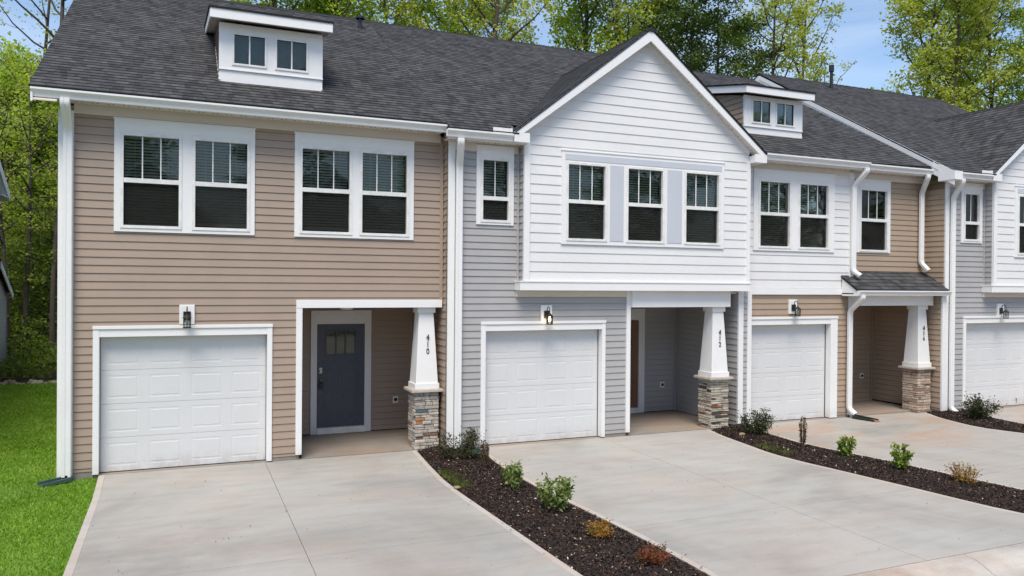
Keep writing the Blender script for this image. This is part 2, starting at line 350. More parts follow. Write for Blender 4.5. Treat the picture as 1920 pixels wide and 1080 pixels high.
# ------------------------------------------------------------------ siding, roofing, trim generators
def siding(mb, O, u, n, s0, s1, z0, z1, course=.1235, holes=(), lim=None, proud=.014, zref=0.0, mi=0, slot=.0045):
    """lap siding on a vertical wall: O origin, u along, n outward; holes (sa,sb,za,zb)"""
    O, u, n = Vector(O), Vector(u), Vector(n); Z = Vector((0, 0, 1))
    flip = u.cross(Z).dot(n) < 0
    def quad(p, mi):
        if flip: p = p[::-1]
        mb.poly(p, mi)
    k0 = math.floor((z0-zref)/course)-1; k = k0
    while True:
        a = zref+k*course; b = a+course; k += 1
        if a >= z1: break
        if b <= z0: continue
        cuts = {max(a, z0), min(b, z1)}
        for h in holes:
            for zz in (h[2], h[3]):
                if max(a, z0) < zz < min(b, z1): cuts.add(zz)
        cuts = sorted(cuts)
        for c0, c1 in zip(cuts, cuts[1:]):
            mid = (c0+c1)/2; iv = [(s0, s1)]
            for h in holes:
                if h[2] < mid < h[3]:
                    nv = []
                    for (p, q) in iv:
                        if h[1] <= p or h[0] >= q: nv.append((p, q)); continue
                        if h[0] > p: nv.append((p, h[0]))
                        if h[1] < q: nv.append((h[1], q))
                    iv = nv
            off = lambda z: proud*(b-z)/course
            for (p, q) in iv:
                pa, qa, pb, qb = p, q, p, q
                if lim:
                    la, lb = lim(c0), lim(c1); pa, qa, pb, qb = max(p, la[0]), min(q, la[1]), max(p, lb[0]), min(q, lb[1])
                    if pa >= qa: continue
                    if pb > qb: pb = qb = (pb+qb)/2
                c1f = c1
                if c1 == min(b, z1) and b <= z1 and c1-c0 > .02:        # slot under the butt of the next course
                    c1f = c1-slot
                    pf, qf = pb, qb
                    if lim: lf = lim(c1f); pf, qf = max(p, lf[0]), min(q, lf[1])
                    if pf > qf: pf = qf = (pf+qf)/2
                    quad([O+u*pf+Z*c1f-n*.02, O+u*qf+Z*c1f-n*.02, O+u*qb+Z*c1-n*.02, O+u*pb+Z*c1-n*.02], mi)
                    quad([O+u*pf+Z*c1f+n*off(c1f), O+u*qf+Z*c1f+n*off(c1f), O+u*qf+Z*c1f-n*.02, O+u*pf+Z*c1f-n*.02], mi)
                    quad([O+u*pa+Z*c0+n*off(c0), O+u*qa+Z*c0+n*off(c0), O+u*qf+Z*c1f+n*off(c1f), O+u*pf+Z*c1f+n*off(c1f)], mi)
                else:
                    quad([O+u*pa+Z*c0+n*off(c0), O+u*qa+Z*c0+n*off(c0), O+u*qb+Z*c1+n*off(c1), O+u*pb+Z*c1+n*off(c1)], mi)
                if c0 == max(a, z0):
                    quad([O+u*pa+Z*c0-n*.02, O+u*qa+Z*c0-n*.02, O+u*qa+Z*c0+n*off(c0), O+u*pa+Z*c0+n*off(c0)], mi)
def roofing(mb, O, u, wv, u0, u1, length, expo=.14, clip=None, t=.009, mi=0, start=0.0):
    """shingle courses: O at eave, u along eave, wv up the slope; clip(s)->(u0,u1)"""
    O, u, wv = Vector(O), Vector(u).normalized(), Vector(wv).normalized(); n = u.cross(wv).normalized()
    flip = n.z < 0
    if flip: n = -n
    s = start
    while s < length-1e-6:
        e = min(s+expo, length)
        a0, b0 = (u0, u1) if not clip else clip(s); a1, b1 = (u0, u1) if not clip else clip(e)
        if b0 > a0 or b1 > a1:
            b0 = max(a0, b0); b1 = max(a1, b1)
            p = [O+u*a0+wv*s+n*t, O+u*b0+wv*s+n*t, O+u*b1+wv*e, O+u*a1+wv*e]
            uv = [(a0, s+.001), (b0, s+.001), (b1, e-.001), (a1, e-.001)]
            q = [O+u*a0+wv*s-n*.012, O+u*b0+wv*s-n*.012, O+u*b0+wv*s+n*t, O+u*a0+wv*s+n*t]
            uq = [(a0, s+.001)]*4
            if flip: p = p[::-1]; uv = uv[::-1]; q = q[::-1]
            mb.poly(p, mi, uv); mb.poly(q, mi, uq)
        s += expo
def deck(mb, O, u, wv, u0, u1, length, th=.03, mi=0):
    O, u, wv = Vector(O), Vector(u).normalized(), Vector(wv).normalized(); n = u.cross(wv).normalized()
    if n.z < 0: n = -n
    q = [O+u*u0, O+u*u1, O+u*u1+wv*length, O+u*u0+wv*length]
    lo = [p-n*(th+.014) for p in q]; hi = [p-n*.014 for p in q]
    mb.hexa(lo, hi, mi)
def window(parent, x0, x1, z0, z1, y, glasses, zm=(4.495, 4.545), mun=2, trim_m=None, header=True, panelm=None, single=False, seed=0, backm=None, blinds=True, drop=0.0):
    """assembly of sashes on a front (-Y) wall whose face is at y. glasses: [(ga,gb)], gz = (low, high)"""
    T = trim_m or M['trim']; gz0, gz1 = 3.83, 5.21
    if isinstance(z0, tuple): (z0, gz0), (z1, gz1) = z0, z1
    f = MB(); D = y-.034
    g_all = [(a-.045, b+.045) for a, b in glasses]
    xs = [x0]+[v for g in g_all for v in g]+[x1]
    for i in range(0, len(xs), 2): f.box(xs[i], xs[i+1], D, y+.02, z0, z1)          # stiles and mullions
    for (a, b) in g_all: f.box(a, b, D, y+.02, z0, gz0-.045); f.box(a, b, D, y+.02, gz1+.045, z1)
    o = f.build('window', T, parent, bevel=.003)
    if header and z1-gz1 > .15:
        h = MB(); h.box(x0+.07, x1-.07, D-.006, D-.001, gz1+.075, z1-.055); h.build('header_panel', panelm or T, o, bevel=.002)
        h = MB(); h.box(x0-.012, x1+.012, D-.012, y, z1, z1+.02); h.build('drip_cap', T, o)
    rn = random.Random(seed)
    for (a, b) in glasses:
        s = MB()
        s.box(a-.045, a, D-.012, y+.05, gz0-.045, gz1+.045); s.box(b, b+.045, D-.012, y+.05, gz0-.045, gz1+.045)
        s.box(a, b, D-.012, y+.05, gz1, gz1+.045); s.box(a, b, D-.012, y+.05, gz0-.045, gz0)
        if not single:
            s.box(a, b, D-.004, y+.05, zm[0]-.008, zm[1]+.012)
            lo = zm[1]+.012
        else: lo = gz0
        for k in range(mun):
            xm = a+(b-a)*(k+1)/(mun+1); s.box(xm-.009, xm+.009, y+.006, y+.018, lo, gz1)
        so_ = s.build('sash', M['white_plastic'], o, bevel=.002)
        p = MB(); p.box(a, b, y+.020, y+.026, lo, gz1)
        if not single: p.box(a, b, y+.034, y+.040, gz0, zm[0]-.008)
        p.build('pane', M['glass'], o)
        if not single:
            sc = MB(); sc.box(a+.006, b-.006, y+.003, y+.005, gz0+.012, zm[0]-.01); sc.build('insect_screen', M['screen'], o)
        if blinds:
            bl = MB(); zz = gz1-.02; bot = gz0+.03+drop+(rn.random()*.04); xa, xb = a+.012, b-.012
            yb = y+.11; tl = .68
            bl.box(xa, xb, yb-.03, yb+.03, gz1-.015, gz1+.03)
            while zz > bot:
                c, s2 = math.cos(tl)*.025, math.sin(tl)*.025; th = .003
                bl.hexa([(xa, yb-c, zz-s2-th), (xb, yb-c, zz-s2-th), (xb, yb+c, zz+s2-th), (xa, yb+c, zz+s2-th)],
                        [(xa, yb-c, zz-s2), (xb, yb-c, zz-s2), (xb, yb+c, zz+s2), (xa, yb+c, zz+s2)]); zz -= .0475
            bl.box(xa, xb, yb-.03, yb+.03, bot-.03, bot-.005)
            for xx in (a+(b-a)*.2, a+(b-a)*.8): bl.box(xx-.003, xx+.003, yb-.034, yb-.03, bot, gz1)
            bl.build('blind', M['blind'], o)
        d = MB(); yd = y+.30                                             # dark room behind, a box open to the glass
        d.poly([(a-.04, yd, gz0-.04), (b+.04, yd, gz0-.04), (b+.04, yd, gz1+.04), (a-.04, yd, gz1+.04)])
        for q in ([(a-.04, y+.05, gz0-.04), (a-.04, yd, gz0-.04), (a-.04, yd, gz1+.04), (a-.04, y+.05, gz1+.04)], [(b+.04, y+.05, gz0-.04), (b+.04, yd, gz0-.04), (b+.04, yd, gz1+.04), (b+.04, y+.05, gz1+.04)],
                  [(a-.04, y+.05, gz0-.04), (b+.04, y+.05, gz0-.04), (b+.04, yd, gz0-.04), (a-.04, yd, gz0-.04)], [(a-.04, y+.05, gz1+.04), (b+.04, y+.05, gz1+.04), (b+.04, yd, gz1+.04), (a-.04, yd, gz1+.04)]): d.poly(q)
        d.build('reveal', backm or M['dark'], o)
    return o
def garage_door(parent, x0, x1, y, ztop=2.11, bolt=False):
    mb = MB(); yd = y+.12; W = x1-x0; nsec = 4; hs = (ztop-.015)/nsec
    for k in range(nsec):
        za, zb = .015+k*hs+.0018, .015+(k+1)*hs-.0018
        mb.box(x0+.004, x1-.004, yd+.02, yd+.05, za, zb)
        # face sheet with four raised panels
        xs = []; cw = W/4
        px = [(x0+cw*i+.075+(.02 if i == 0 else 0), x0+cw*(i+1)-.075-(.02 if i == 3 else 0)) for i in range(4)]
        pz = (za+.085, zb-.085); yf = yd+.018
        xe = [x0+.004]+[v for p in px for v in p]+[x1-.004]
        for i in range(0, len(xe), 2): mb.poly([(xe[i], yf, za), (xe[i+1], yf, za), (xe[i+1], yf, zb), (xe[i], yf, zb)])
        for (a, b) in px:
            mb.poly([(a, yf, za), (b, yf, za), (b, yf, pz[0]), (a, yf, pz[0])]); mb.poly([(a, yf, pz[1]), (b, yf, pz[1]), (b, yf, zb), (a, yf, zb)])
            R0 = [(a, pz[0]), (b, pz[0]), (b, pz[1]), (a, pz[1])]
            ins = lambda d: [(a+d, pz[0]+d), (b-d, pz[0]+d), (b-d, pz[1]-d), (a+d, pz[1]-d)]
            rings = [(R0, yf), (ins(.012), yf+.0065), (ins(.036), yf-.001)]
            for (ra, ya), (rb, yb) in zip(rings, rings[1:]):
                for i in range(4):
                    j = (i+1) % 4
                    mb.poly([(ra[i][0], ya, ra[i][1]), (ra[j][0], ya, ra[j][1]), (rb[j][0], yb, rb[j][1]), (rb[i][0], yb, rb[i][1])])
            r3 = rings[-1][0]; mb.poly([(p[0], yf-.001, p[1]) for p in r3])
        mb.poly([(x0+.004, yf, zb), (x1-.004, yf, zb), (x1-.004, yd+.02, zb), (x0+.004, yd+.02, zb)])
    o = mb.build('garage_door', M['garage'], parent)
    s = MB(); s.box(x0, x1, yd+.015, yd+.05, .002, .014); s.box(x0-.01, x0+.006, yd, yd+.05, .003, ztop); s.box(x1-.006, x1+.01, yd, yd+.05, .003, ztop); s.build('weather_seal', M['seal'], o)
    bk = MB(); bk.box(x0-.02, x1+.02, yd+.055, yd+.075, 0, ztop+.05); bk.build('backing', M['dark'], o)
    if bolt:
        h = MB(); h.tube([(x1-.35, yf-.005, .18), (x1-.35, yf-.03, .18), (x1-.35, yf-.03, .08)], .008); h.build('handle', M['black'], o)
    return o
def garage_frame(parent, x0, x1, y, xo0, xo1, top=2.28, op=2.11):
    f = MB(); D = y-.035
    f.box(xo0, x0, D, y+.12, .02, top-.052); f.box(x1, xo1, D, y+.12, .02, top-.052)
    f.box(x0, x1, D+.008, y+.12, op, top-.052)
    f.box(xo0-.005, xo1+.005, D-.012, y+.03, top-.05, top)
    return f.build('garage_frame', M['trim'], parent, bevel=.003)
def wall_lamp(parent, x, y, z, lit=False):
    """white block behind, black plate, gooseneck and tapered lantern; z = centre of the block"""
    b = MB(); b.box(x-.112, x+.112, y-.045, y+.01, z-.155, z+.155); o = b.build('wall_lamp', M['trim'], parent, bevel=.006)
    k = MB(); k.box(x-.055, x+.055, y-.065, y-.045, z-.09, z+.05)
    arc = [(x, y-.065, z+.02)]
    for i in range(9):
        a = math.pi*(i/8); arc.append((x, y-.125+.05*math.cos(a), z+.07+.055*math.sin(a)))
    arc.append((x, y-.175, z+.01)); k.tube(arc, .009, 8)
    cx, cy, zt = x, y-.175, z+.0
    k.lathe((cx, cy, zt-.04), [(0, .055), (.016, .055), (.02, .04), (.034, .03), (.062, .004), (.066, -.008), (.0, -.008)], 20)
    for i in range(6):
        a = math.pi/6+i*math.pi/3
        k.tube([(cx+.060*math.cos(a), cy+.060*math.sin(a), zt-.05), (cx+.056*math.cos(a), cy+.056*math.sin(a), zt-.19)], .0045, 6)
    k.lathe((cx, cy, zt-.205), [(0, 0), (.060, 0), (.062, .006), (.060, .016), (.0, .016)], 20)
    k.build('lantern', M['black'], o, smooth=False)
    g = MB(); g.lathe((cx, cy, zt-.19), [(.053, 0), (.055, .14)], 20); g.build('lamp_glass', M['glass'], o, smooth=True)
    u = MB(); u.lathe((cx, cy, zt-.145), [(0, 0), (.014, .004), (.024, .02), (.026, .034), (.02, .05), (.011, .066), (.011, .09), (0, .09)], 16)
    u.build('bulb', M['bulb_on'] if lit else M['bulb_off'], o, smooth=True)
    return o
DIG = {}
def digits(parent, txt, x, y, ztop, h=.105, pitch=.125):
    mb = None
    for i, ch in enumerate(txt):
        cu = bpy.data.curves.new('tmp', 'FONT'); cu.body = ch; cu.size = h*1.38; cu.extrude = .006; cu.align_x = 'CENTER'; cu.offset = 0
        t = bpy.data.objects.new('tmp', cu); col.objects.link(t); bpy.context.view_layer.update()
        me = bpy.data.meshes.new_from_object(t.evaluated_get(bpy.context.evaluated_depsgraph_get()))
        bpy.data.objects.remove(t)
        o = bpy.data.objects.new('house_number', me); col.objects.link(o); o.parent = parent
        me.transform(Matrix.Rotation(math.pi/2, 4, 'X')); me.materials.clear(); me.materials.append(M['black'])
        me.transform(Matrix.Scale(.82, 4, (1, 0, 0)))
        # serifs, as on the photograph's numerals
        o.location = (x, y+.0, ztop-h-i*pitch)
def column(parent, x0, x1, y0, y1, ztop, stone, numtxt, seed, rows, ped=1.03):
    """tapered craftsman column on a ledgestone pedestal"""
    rn = random.Random(seed); cx, cy = (x0+x1)/2, (y0+y1)/2; W = (x1-x0)/2
    root = MB(); root.box(x0+.03, x1-.03, y0+.03, y1-.03, -.06, ped); o = root.build('column', M['mortar'], parent)
    st = MB(); z = -.05
    while z < ped-.005:
        h = min(rn.uniform(*rows), ped-z)
        if ped-z-h < .025: h = ped-z
        for side in range(4):
            L = 2*W; s = 0
            while s < L-.01:
                wd = rn.uniform(.09, .30)
                if L-s-wd < .08: wd = L-s
                pr = rn.uniform(.0, .022); a, b = s-W, s+wd-W; g = .004
                a2 = a if s > 0 else a-pr*.6; b2 = b if s+wd < L-.001 else b+pr*.6
                jl, jr, jt = rn.uniform(-.004, .004), rn.uniform(-.004, .004), rn.uniform(-.003, .003)
                P = lambda t, d, zz: {0: (cx+t, cy-W+d, zz), 1: (cx-W+d, cy-t, zz), 2: (cx-t, cy+W-d, zz), 3: (cx+W-d, cy+t, zz)}[side]
                fr = [P(a2+g, -pr, z+g), P(b2-g, -pr, z+g+jt), P(b2-g, -pr+jl, z+h-g), P(a2+g, -pr+jr, z+h-g+jt)]
                bk = [P(a+g, .045, z+g), P(b-g, .045, z+g), P(b-g, .045, z+h-g), P(a+g, .045, z+h-g)]
                st.hexa(bk, fr)
                s += wd
        z += h
    st.build('pedestal', stone, o, bevel=.007)
    c = MB(); e = .085; c.hexa([(x0-e, y0-e, ped), (x1+e, y0-e, ped), (x1+e, y1+e, ped), (x0-e, y1+e, ped)], [(x0-e+.006, y0-e+.006, ped+.05), (x1+e-.006, y0-e+.006, ped+.05), (x1+e-.006, y1+e-.006, ped+.05), (x0-e+.006, y1+e-.006, ped+.05)])
    c.build('capstone', M['cap'], o, bevel=.008)
    s = MB(); b, t = W-.0, W*.70; zb, zt = ped+.05, ztop
    bw, tw = W*.98, W*.78
    s.box(cx-bw-.02, cx+bw+.02, cy-bw-.02, cy+bw+.02, zb, zb+.10)
    z1, z2 = zb+.10, zt-.10; b = bw-.0; t = tw-.03
    s.hexa([(cx-b, cy-b, z1), (cx+b, cy-b, z1), (cx+b, cy+b, z1), (cx-b, cy+b, z1)], [(cx-t, cy-t, z2), (cx+t, cy-t, z2), (cx+t, cy+t, z2), (cx-t, cy+t, z2)])
    s.box(cx-tw, cx+tw, cy-tw, cy+tw, z2, zt)
    sh = s.build('shaft', M['trim'], o, bevel=.004)
    if numtxt:
        zt2 = 2.06; yf = lambda zz: cy-(b+(t-b)*(zz-z1)/(z2-z1))
        digits(sh, numtxt, cx+.02, yf(1.88)-.012, zt2)
    return o
def beam_board(parent, name, x0, x1, y0, y1, z0, z1, m=None, bevel=.003):
    b = MB(); b.box(x0, x1, y0, y1, z0, z1); return b.build(name, m or M['trim'], parent, bevel=bevel)
def gutter(parent, x0, x1, yback, ztop, h=.125, d=.125):
    """K-style gutter on a front eave"""
    pr = [(0, 0), (0, -h), (-d*.55, -h), (-d*.62, -h*.62), (-d*.95, -h*.3), (-d, -h*.22), (-d, 0), (-d+.014, 0), (-d+.014, -.012), (-d+.02, -.03), (-.01, -.03), (-.01, 0)]
    g = MB(); n = len(pr)
    lo = [(x0, yback+a, ztop+b) for a, b in pr]; hi = [(x1, yback+a, ztop+b) for a, b in pr]
    for i in range(n): j = (i+1) % n; g.poly([lo[i], lo[j], hi[j], hi[i]])
    for E in (lo, hi):
        g.poly([E[0], E[1], E[2], E[3], E[4], E[5], E[6]])
    return g.build('gutter', M['gutter'], parent)
def downspout(parent, path, wdt=.115, dp=.075):
    """rectangular spout with rounded elbows; path in local coordinates"""
    P = [Vector(p) for p in path]; out = [P[0]]
    for i in range(1, len(P)-1):
        a = (P[i-1]-P[i]).normalized(); b = (P[i+1]-P[i]).normalized(); r = min(.07, (P[i-1]-P[i]).length*.45, (P[i+1]-P[i]).length*.45)
        for k in range(5):
            t = k/4; out.append((P[i]+a*r)*(1-t)**2+P[i]*2*t*(1-t)+(P[i]+b*r)*t**2)
    out.append(P[-1]); a, b = wdt/2, dp/2; c = .012
    prof = [(-a+c, -b), (-a*.3, -b), (-a*.25, -b+.006), (a*.25, -b+.006), (a*.3, -b), (a-c, -b), (a, -b+c), (a, b-c), (a-c, b), (-a+c, b), (-a, b-c), (-a, -b+c)]
    m = MB(); n = len(prof); b0 = 0; X = Vector((1, 0, 0))
    for i, p in enumerate(out):
        if i == 0: d = (out[1]-out[0]).normalized()
        elif i == len(out)-1: d = (out[-1]-out[-2]).normalized()
        else: d = (out[i+1]-out[i-1]).normalized()
        sd = X-d*d.dot(X)
        if sd.length < .2: sd = Vector((0, 1, 0))
        sd.normalize(); tt = sd.cross(d).normalized()
        if tt.y > 0 and abs(tt.y) > .1: tt = -tt
        for (q, r_) in prof: m.v.append(tuple(p+sd*q-tt*r_))
    for i in range(len(out)-1):
        for j in range(n):
            k = (j+1) % n; m.f.append((i*n+j, i*n+k, (i+1)*n+k, (i+1)*n+j)); m.m.append(0)
    m.f.append(tuple(range(n))); m.m.append(0); m.f.append(tuple(range((len(out)-1)*n, len(out)*n))); m.m.append(0)
    return m.build('downspout', M['gutter'], parent)
def soffit(parent, x0, x1, y0, y1, z):
    s = MB(); s.box(x0, x1, y0, y1, z, z+.012)
    x = x0+.08; yy = (y0+y1)/2
    k = 0
    while x < x1-.05:
        if k % 3 != 2: s.box(x, x+.022, yy-.012, yy+.012, z-.003, z-.0005, 1)
        x += .07; k += 1
    return s.build('soffit', [M['soffit'], M['dark']], parent)
def front_door(parent, x0, x1, z0, z1, y, fr, m, lock=True, paneback=None):
    """casing with header panel, craftsman slab with three lights, lockset. fr = outer (x0,x1,z0,z1)"""
    f = MB(); D = y-.035; c = .0
    f.box(fr[0], x0, D, y+.06, fr[2], fr[3]); f.box(x1, fr[1], D, y+.06, fr[2], fr[3])
    f.box(x0, x1, D, y+.06, z1, fr[3]); f.box(x0, x1, D-.03, y+.06, fr[2], z0)
    f.box(fr[0]+.06, fr[1]-.06, D-.007, D-.001, z1+.06, fr[3]-.06)
    cas = f.build('door_frame', M['trim'], parent, bevel=.003)
    d = MB(); yd = y-.0; W = x1-x0
    gx0, gx1, gz0, gz1 = x0+W*.20, x1-W*.20, z0+1.43, z0+1.89
    st = .022
    # slab around the light
    d.box(x0+.006, gx0, yd, yd+.045, z0+.008, z1-.006); d.box(gx1, x1-.006, yd, yd+.045, z0+.008, z1-.006)
    d.box(gx0, gx1, yd, yd+.045, z0+.008, gz0); d.box(gx0, gx1, yd, yd+.045, gz1, z1-.006)
    for k in (1, 2):
        xm = gx0+(gx1-gx0)*k/3; d.box(xm-.016, xm+.016, yd-.004, yd+.045, gz0, gz1)
    for (a, b, c0, c1) in ((gx0-.02, gx1+.02, gz0-.024, gz0), (gx0-.02, gx1+.02, gz1, gz1+.024), (gx0-.024, gx0, gz0, gz1), (gx1, gx1+.024, gz0, gz1)): d.box(a, b, yd-.012, yd, c0, c1)
    for (a, b) in ((x0+.13, x0+W/2-.04), (x0+W/2+.04, x1-.13)):       # two tall shaker panels outlined by mouldings
        for q in ((a, b, z0+.2, z0+.212), (a, b, z0+1.26, z0+1.272), (a, a+.012, z0+.212, z0+1.26), (b-.012, b, z0+.212, z0+1.26)): d.box(q[0], q[1], yd-.006, yd, q[2], q[3])
    o = d.build('front_door', m, parent, bevel=.002)
    p = MB(); p.box(gx0, gx1, yd+.012, yd+.018, gz0, gz1); p.build('pane', M['glass'], o)
    q = MB(); q.box(gx0-.01, gx1+.01, yd+.05, yd+.06, gz0-.01, gz1+.01); q.build('pane_backing', paneback or M['dark'], o)
    if lock:
        h = MB(); hx = x0+.075
        h.lathe((hx, yd, z0+1.11), [(0, .03), (.022, .028), (.032, .01), (.032, 0)], 18, axis='y'); h.box(hx-.03, hx+.03, yd-.012, yd, z0+1.06, z0+1.17)
        h.build('deadbolt', M['nickel'], o, bevel=.003)
        h = MB(); h.lathe((hx, yd, z0+.93), [(0, .06), (.026, .055), (.028, .035), (.012, .025), (.012, .01), (.032, .008), (.032, 0)], 18, axis='y')
        ho = h.build('handle', M['nickel'], o, smooth=True)
        l = MB(); l.box(hx-.035, hx+.035, yd-.075, yd-.025, z0+.76, z0+.87); l.tube([(hx-.024, yd-.05, z0+.87), (hx-.024, yd-.05, z0+.93), (hx, yd-.05, z0+.955), (hx+.024, yd-.05, z0+.93), (hx+.024, yd-.05, z0+.87)], .006)
        l.build('lockbox', M['black'], ho, bevel=.004)
    return o
def outlet(parent, x, y, z, nx=(0, -1, 0)):
    b = MB(); b.box(x-.055, x+.055, y-.03, y, z-.07, z+.07); o = b.build('outlet_cover', M['white_plastic'], parent, bevel=.006)
    k = MB(); k.lathe((x, y-.03, z), [(0, .02), (.028, .018), (.036, 0)], 16, axis='y'); k.build('socket', M['seal'], o)
    return o
def dormer(parent, x0, sidem, backm, plane, y0=.5, base=6.31, skirt=.22):
    """shed dormer; plane(y) gives the main roof height"""
    W = 1.70; x1 = x0+W; zt = 7.30; top = lambda y: zt+.02+(y-y0)*.20
    root = MB(); D = y0
    z0 = base
    g = [(x0+.24, x0+.73), (x0+.93, x0+1.42)]; gz0, gz1 = base+.33, base+.81
    xs = [x0]+[v for a in g for v in a]+[x1]
    for i in range(0, len(xs), 2): root.box(xs[i], xs[i+1], D, D+.05, z0+skirt, zt)
    for a, b in g: root.box(a, b, D, D+.05, z0+skirt, gz0); root.box(a, b, D, D+.05, gz1, zt)
    root.box(x0+.002, x1-.002, D+.012, D+.05, z0, z0+skirt-.012); root.box(x0-.006, x1+.006, D-.014, D+.03, z0+skirt-.012, z0+skirt)
    o = root.build('dormer', M['trim'], parent)
    # side walls, tapering back into the roof
    for (xx, nx, ux) in ((x0+.01, -1, 1), (x1-.01, 1, 1)):
        s = MB(); ymax = y0+2.6
        def lim(z, ymax=ymax):
            # along +Y from y0: wall exists where plane(y) < z < top(y)
            ya = max(y0, y0+(z-zt-.0)/.20) if z > zt else y0
            yb = y0+max(0, (z-plane(y0))/((plane(y0+1)-plane(y0))))
            return (ya, yb+.06)
        siding(s, (xx, 0, 0), (0, 1, 0), (nx, 0, 0), y0+.04, ymax, base-.05, 7.9, .1235, (), lim)
        s.build('side_wall', sidem, o)
        t = MB(); a, b = Vector((xx, y0+.0, plane(y0)+.02)), Vector((xx, y0+1.75, plane(y0+1.75)+.02))
        t.sweep([a, b], [(-.012, -.02), (.012, -.02), (.012, .02), (-.012, .02)]); t.build('flashing', M['trim'], o)
    # roof slab
    fx0, fx1, fy = x0-.15, x1+.13, y0-.25
    ft = zt+.155; sl = .20
    ry = (ft-plane(0)-.25*0+sl*0)  # unused
    k = plane(1)-plane(0); ye = (ft-sl*fy-plane(0))/(k-sl)
    r = MB(); O = Vector((0, fy-.02, ft+.012)); wv = Vector((0, 1, sl)).normalized(); L = (ye-fy+.1)*math.sqrt(1+sl*sl)
    roofing(r, O, (1, 0, 0), wv, fx0-.02, fx1+.02, L); deck(r, O, (1, 0, 0), wv, fx0-.02, fx1+.02, L, .012)
    r.build('roof', M['shingle'], o)
    f = MB(); f.box(fx0, fx1, fy, fy+.025, ft-.165, ft)
    for xx in (fx0, fx1-.025):
        f.hexa([(xx, fy+.026, ft-.165), (xx+.025, fy+.026, ft-.165), (xx+.025, ye, ft-.165+sl*(ye-fy)), (xx, ye, ft-.165+sl*(ye-fy))],
               [(xx, fy+.026, ft), (xx+.025, fy+.026, ft), (xx+.025, ye, ft+sl*(ye-fy)), (xx, ye, ft+sl*(ye-fy))])
    f.build('fascia', M['trim'], o, bevel=.003)
    s = MB(); s.hexa([(fx0+.026, fy+.026, ft-.15), (fx1-.026, fy+.026, ft-.15), (fx1-.026, ye, ft-.15+sl*(ye-fy)), (fx0+.026, ye, ft-.15+sl*(ye-fy))], [(fx0+.026, fy+.026, ft-.135), (fx1-.026, fy+.026, ft-.135), (fx1-.026, ye, ft-.135+sl*(ye-fy)), (fx0+.026, ye, ft-.135+sl*(ye-fy))])
    s.build('soffit', M['soffit'], o)
    for a, b in g:
        q = MB(); q.box(a-.035, a, D-.016, D+.03, gz0-.035, gz1+.035); q.box(b, b+.035, D-.016, D+.03, gz0-.035, gz1+.035); q.box(a, b, D-.016, D+.03, gz0-.035, gz0); q.box(a, b, D-.016, D+.03, gz1, gz1+.035)
        q.box((a+b)/2-.011, (a+b)/2+.011, D-.008, D+.01, gz0, gz1)
        qo = q.build('window', M['white_plastic'], o, bevel=.002)
    p = MB()
    for a, b in g: p.box(a, b, D+.012, D+.018, gz0, gz1)
    p.build('pane', M['glass'], o)
    p = MB(); p.box(x0+.08, x1-.08, D+.12, D+.13, base+.26, zt-.05); p.build('backing', backm, o)
    return o
SL = math.sqrt(1+.583**2)
def corner(parent, x0, x1, y0, y1, z0, z1, m=None): return beam_board(parent, 'corner_board', x0, x1, y0, y1, z0, z1, m)
def shell(parent, x0, x1, ylo, yhi, ztop, m, left=False, right=False, zl=0):
    """rear and hidden walls so the house is closed"""
    s = MB(); s.box(x0, x1, yhi-.1, yhi, zl, ztop)
    if left: s.box(x0, x0+.02, ylo, yhi-.1, zl, ztop)
    if right: s.box(x1-.02, x1, ylo, yhi-.1, zl, ztop)
    return s.build('rear_wall', m, parent)
# ================================================================== HOUSES
def gable_end(mb, x, nx, y0, y1, zb, ze, yr, zr, m=0, course=.1235):
    """end wall in plane X=x, from zb up to the roof (eaves ze, ridge yr,zr)"""
    def lim(z):
        if z <= ze: return (y0, y1)
        k = (z-ze)/(zr-ze); return (y0+(yr-y0)*k, y1-(y1-yr)*k)
    siding(mb, (x, 0, 0), (0, 1, 0), (nx, 0, 0), y0, y1, zb, zr, course, (), lim)
def rake_board(parent, x0, x1, ya, za, yb, zb, h, name='rake_board'):
    f = MB(); f.hexa([(x0, ya, za-h), (x1, ya, za-h), (x1, yb, zb-h), (x0, yb, zb-h)], [(x0, ya, za), (x1, ya, za), (x1, yb, zb), (x0, yb, zb)])
    return f.build(name, M['trim'], parent, bevel=.003)

# ------------------------------------------------------------------ house at the left end
A = empty('townhouse', (0, 0, 0), 'end townhouse with tan siding, navy front door, two wide double windows and roof dormer', 'townhouse')
wA = [(-.99, 1.06, 3.73, 5.455), (1.69, 3.735, 3.73, 5.455)]
f = MB()
siding(f, (0, 0, 0), (1, 0, 0), (0, -1, 0), -1.70, 4.24, .07, 5.60, .1235, [(-1.26, 1.35, -1, 2.28), (1.73, 4.3, -1, 2.62)]+wA)
f.build('front_wall', M['tan'], A)
f = MB(); gable_end(f, -1.70, -1, .02, 11.98, -.02, 5.72, 6, 9.38); f.build('side_wall', M['tan'], A)
shell(A, -1.70, 4.28, 0, 12, 5.7, M['tan'], zl=-.4)
f = MB()
siding(f, (4.30, 0, 0), (0, 1, 0), (-1, 0, 0), -.2, 2.0, .03, 2.60, .1235); siding(f, (4.30, 0, 0), (0, 1, 0), (-1, 0, 0), -.2, 0.0, 2.60, 5.7, .1235)
f.build('party_wall', M['tan'], A)
f = MB()
siding(f, (0, 2.0, 0), (1, 0, 0), (0, -1, 0), 1.83, 4.29, .03, 2.60, .1235, [(2.26, 3.45, -1, 2.43)])
siding(f, (1.83, 0, 0), (0, 1, 0), (1, 0, 0), .02, 2.0, .03, 2.60, .1235)
f.build('porch_wall', M['tan'], A)
beam_board(A, 'corner_post', 4.255, 4.286, 1.96, 1.982, .02, 2.56, M['tan']); beam_board(A, 'corner_post', 4.225, 4.285, -.018, .012, 2.62, 5.60, M['tan'])
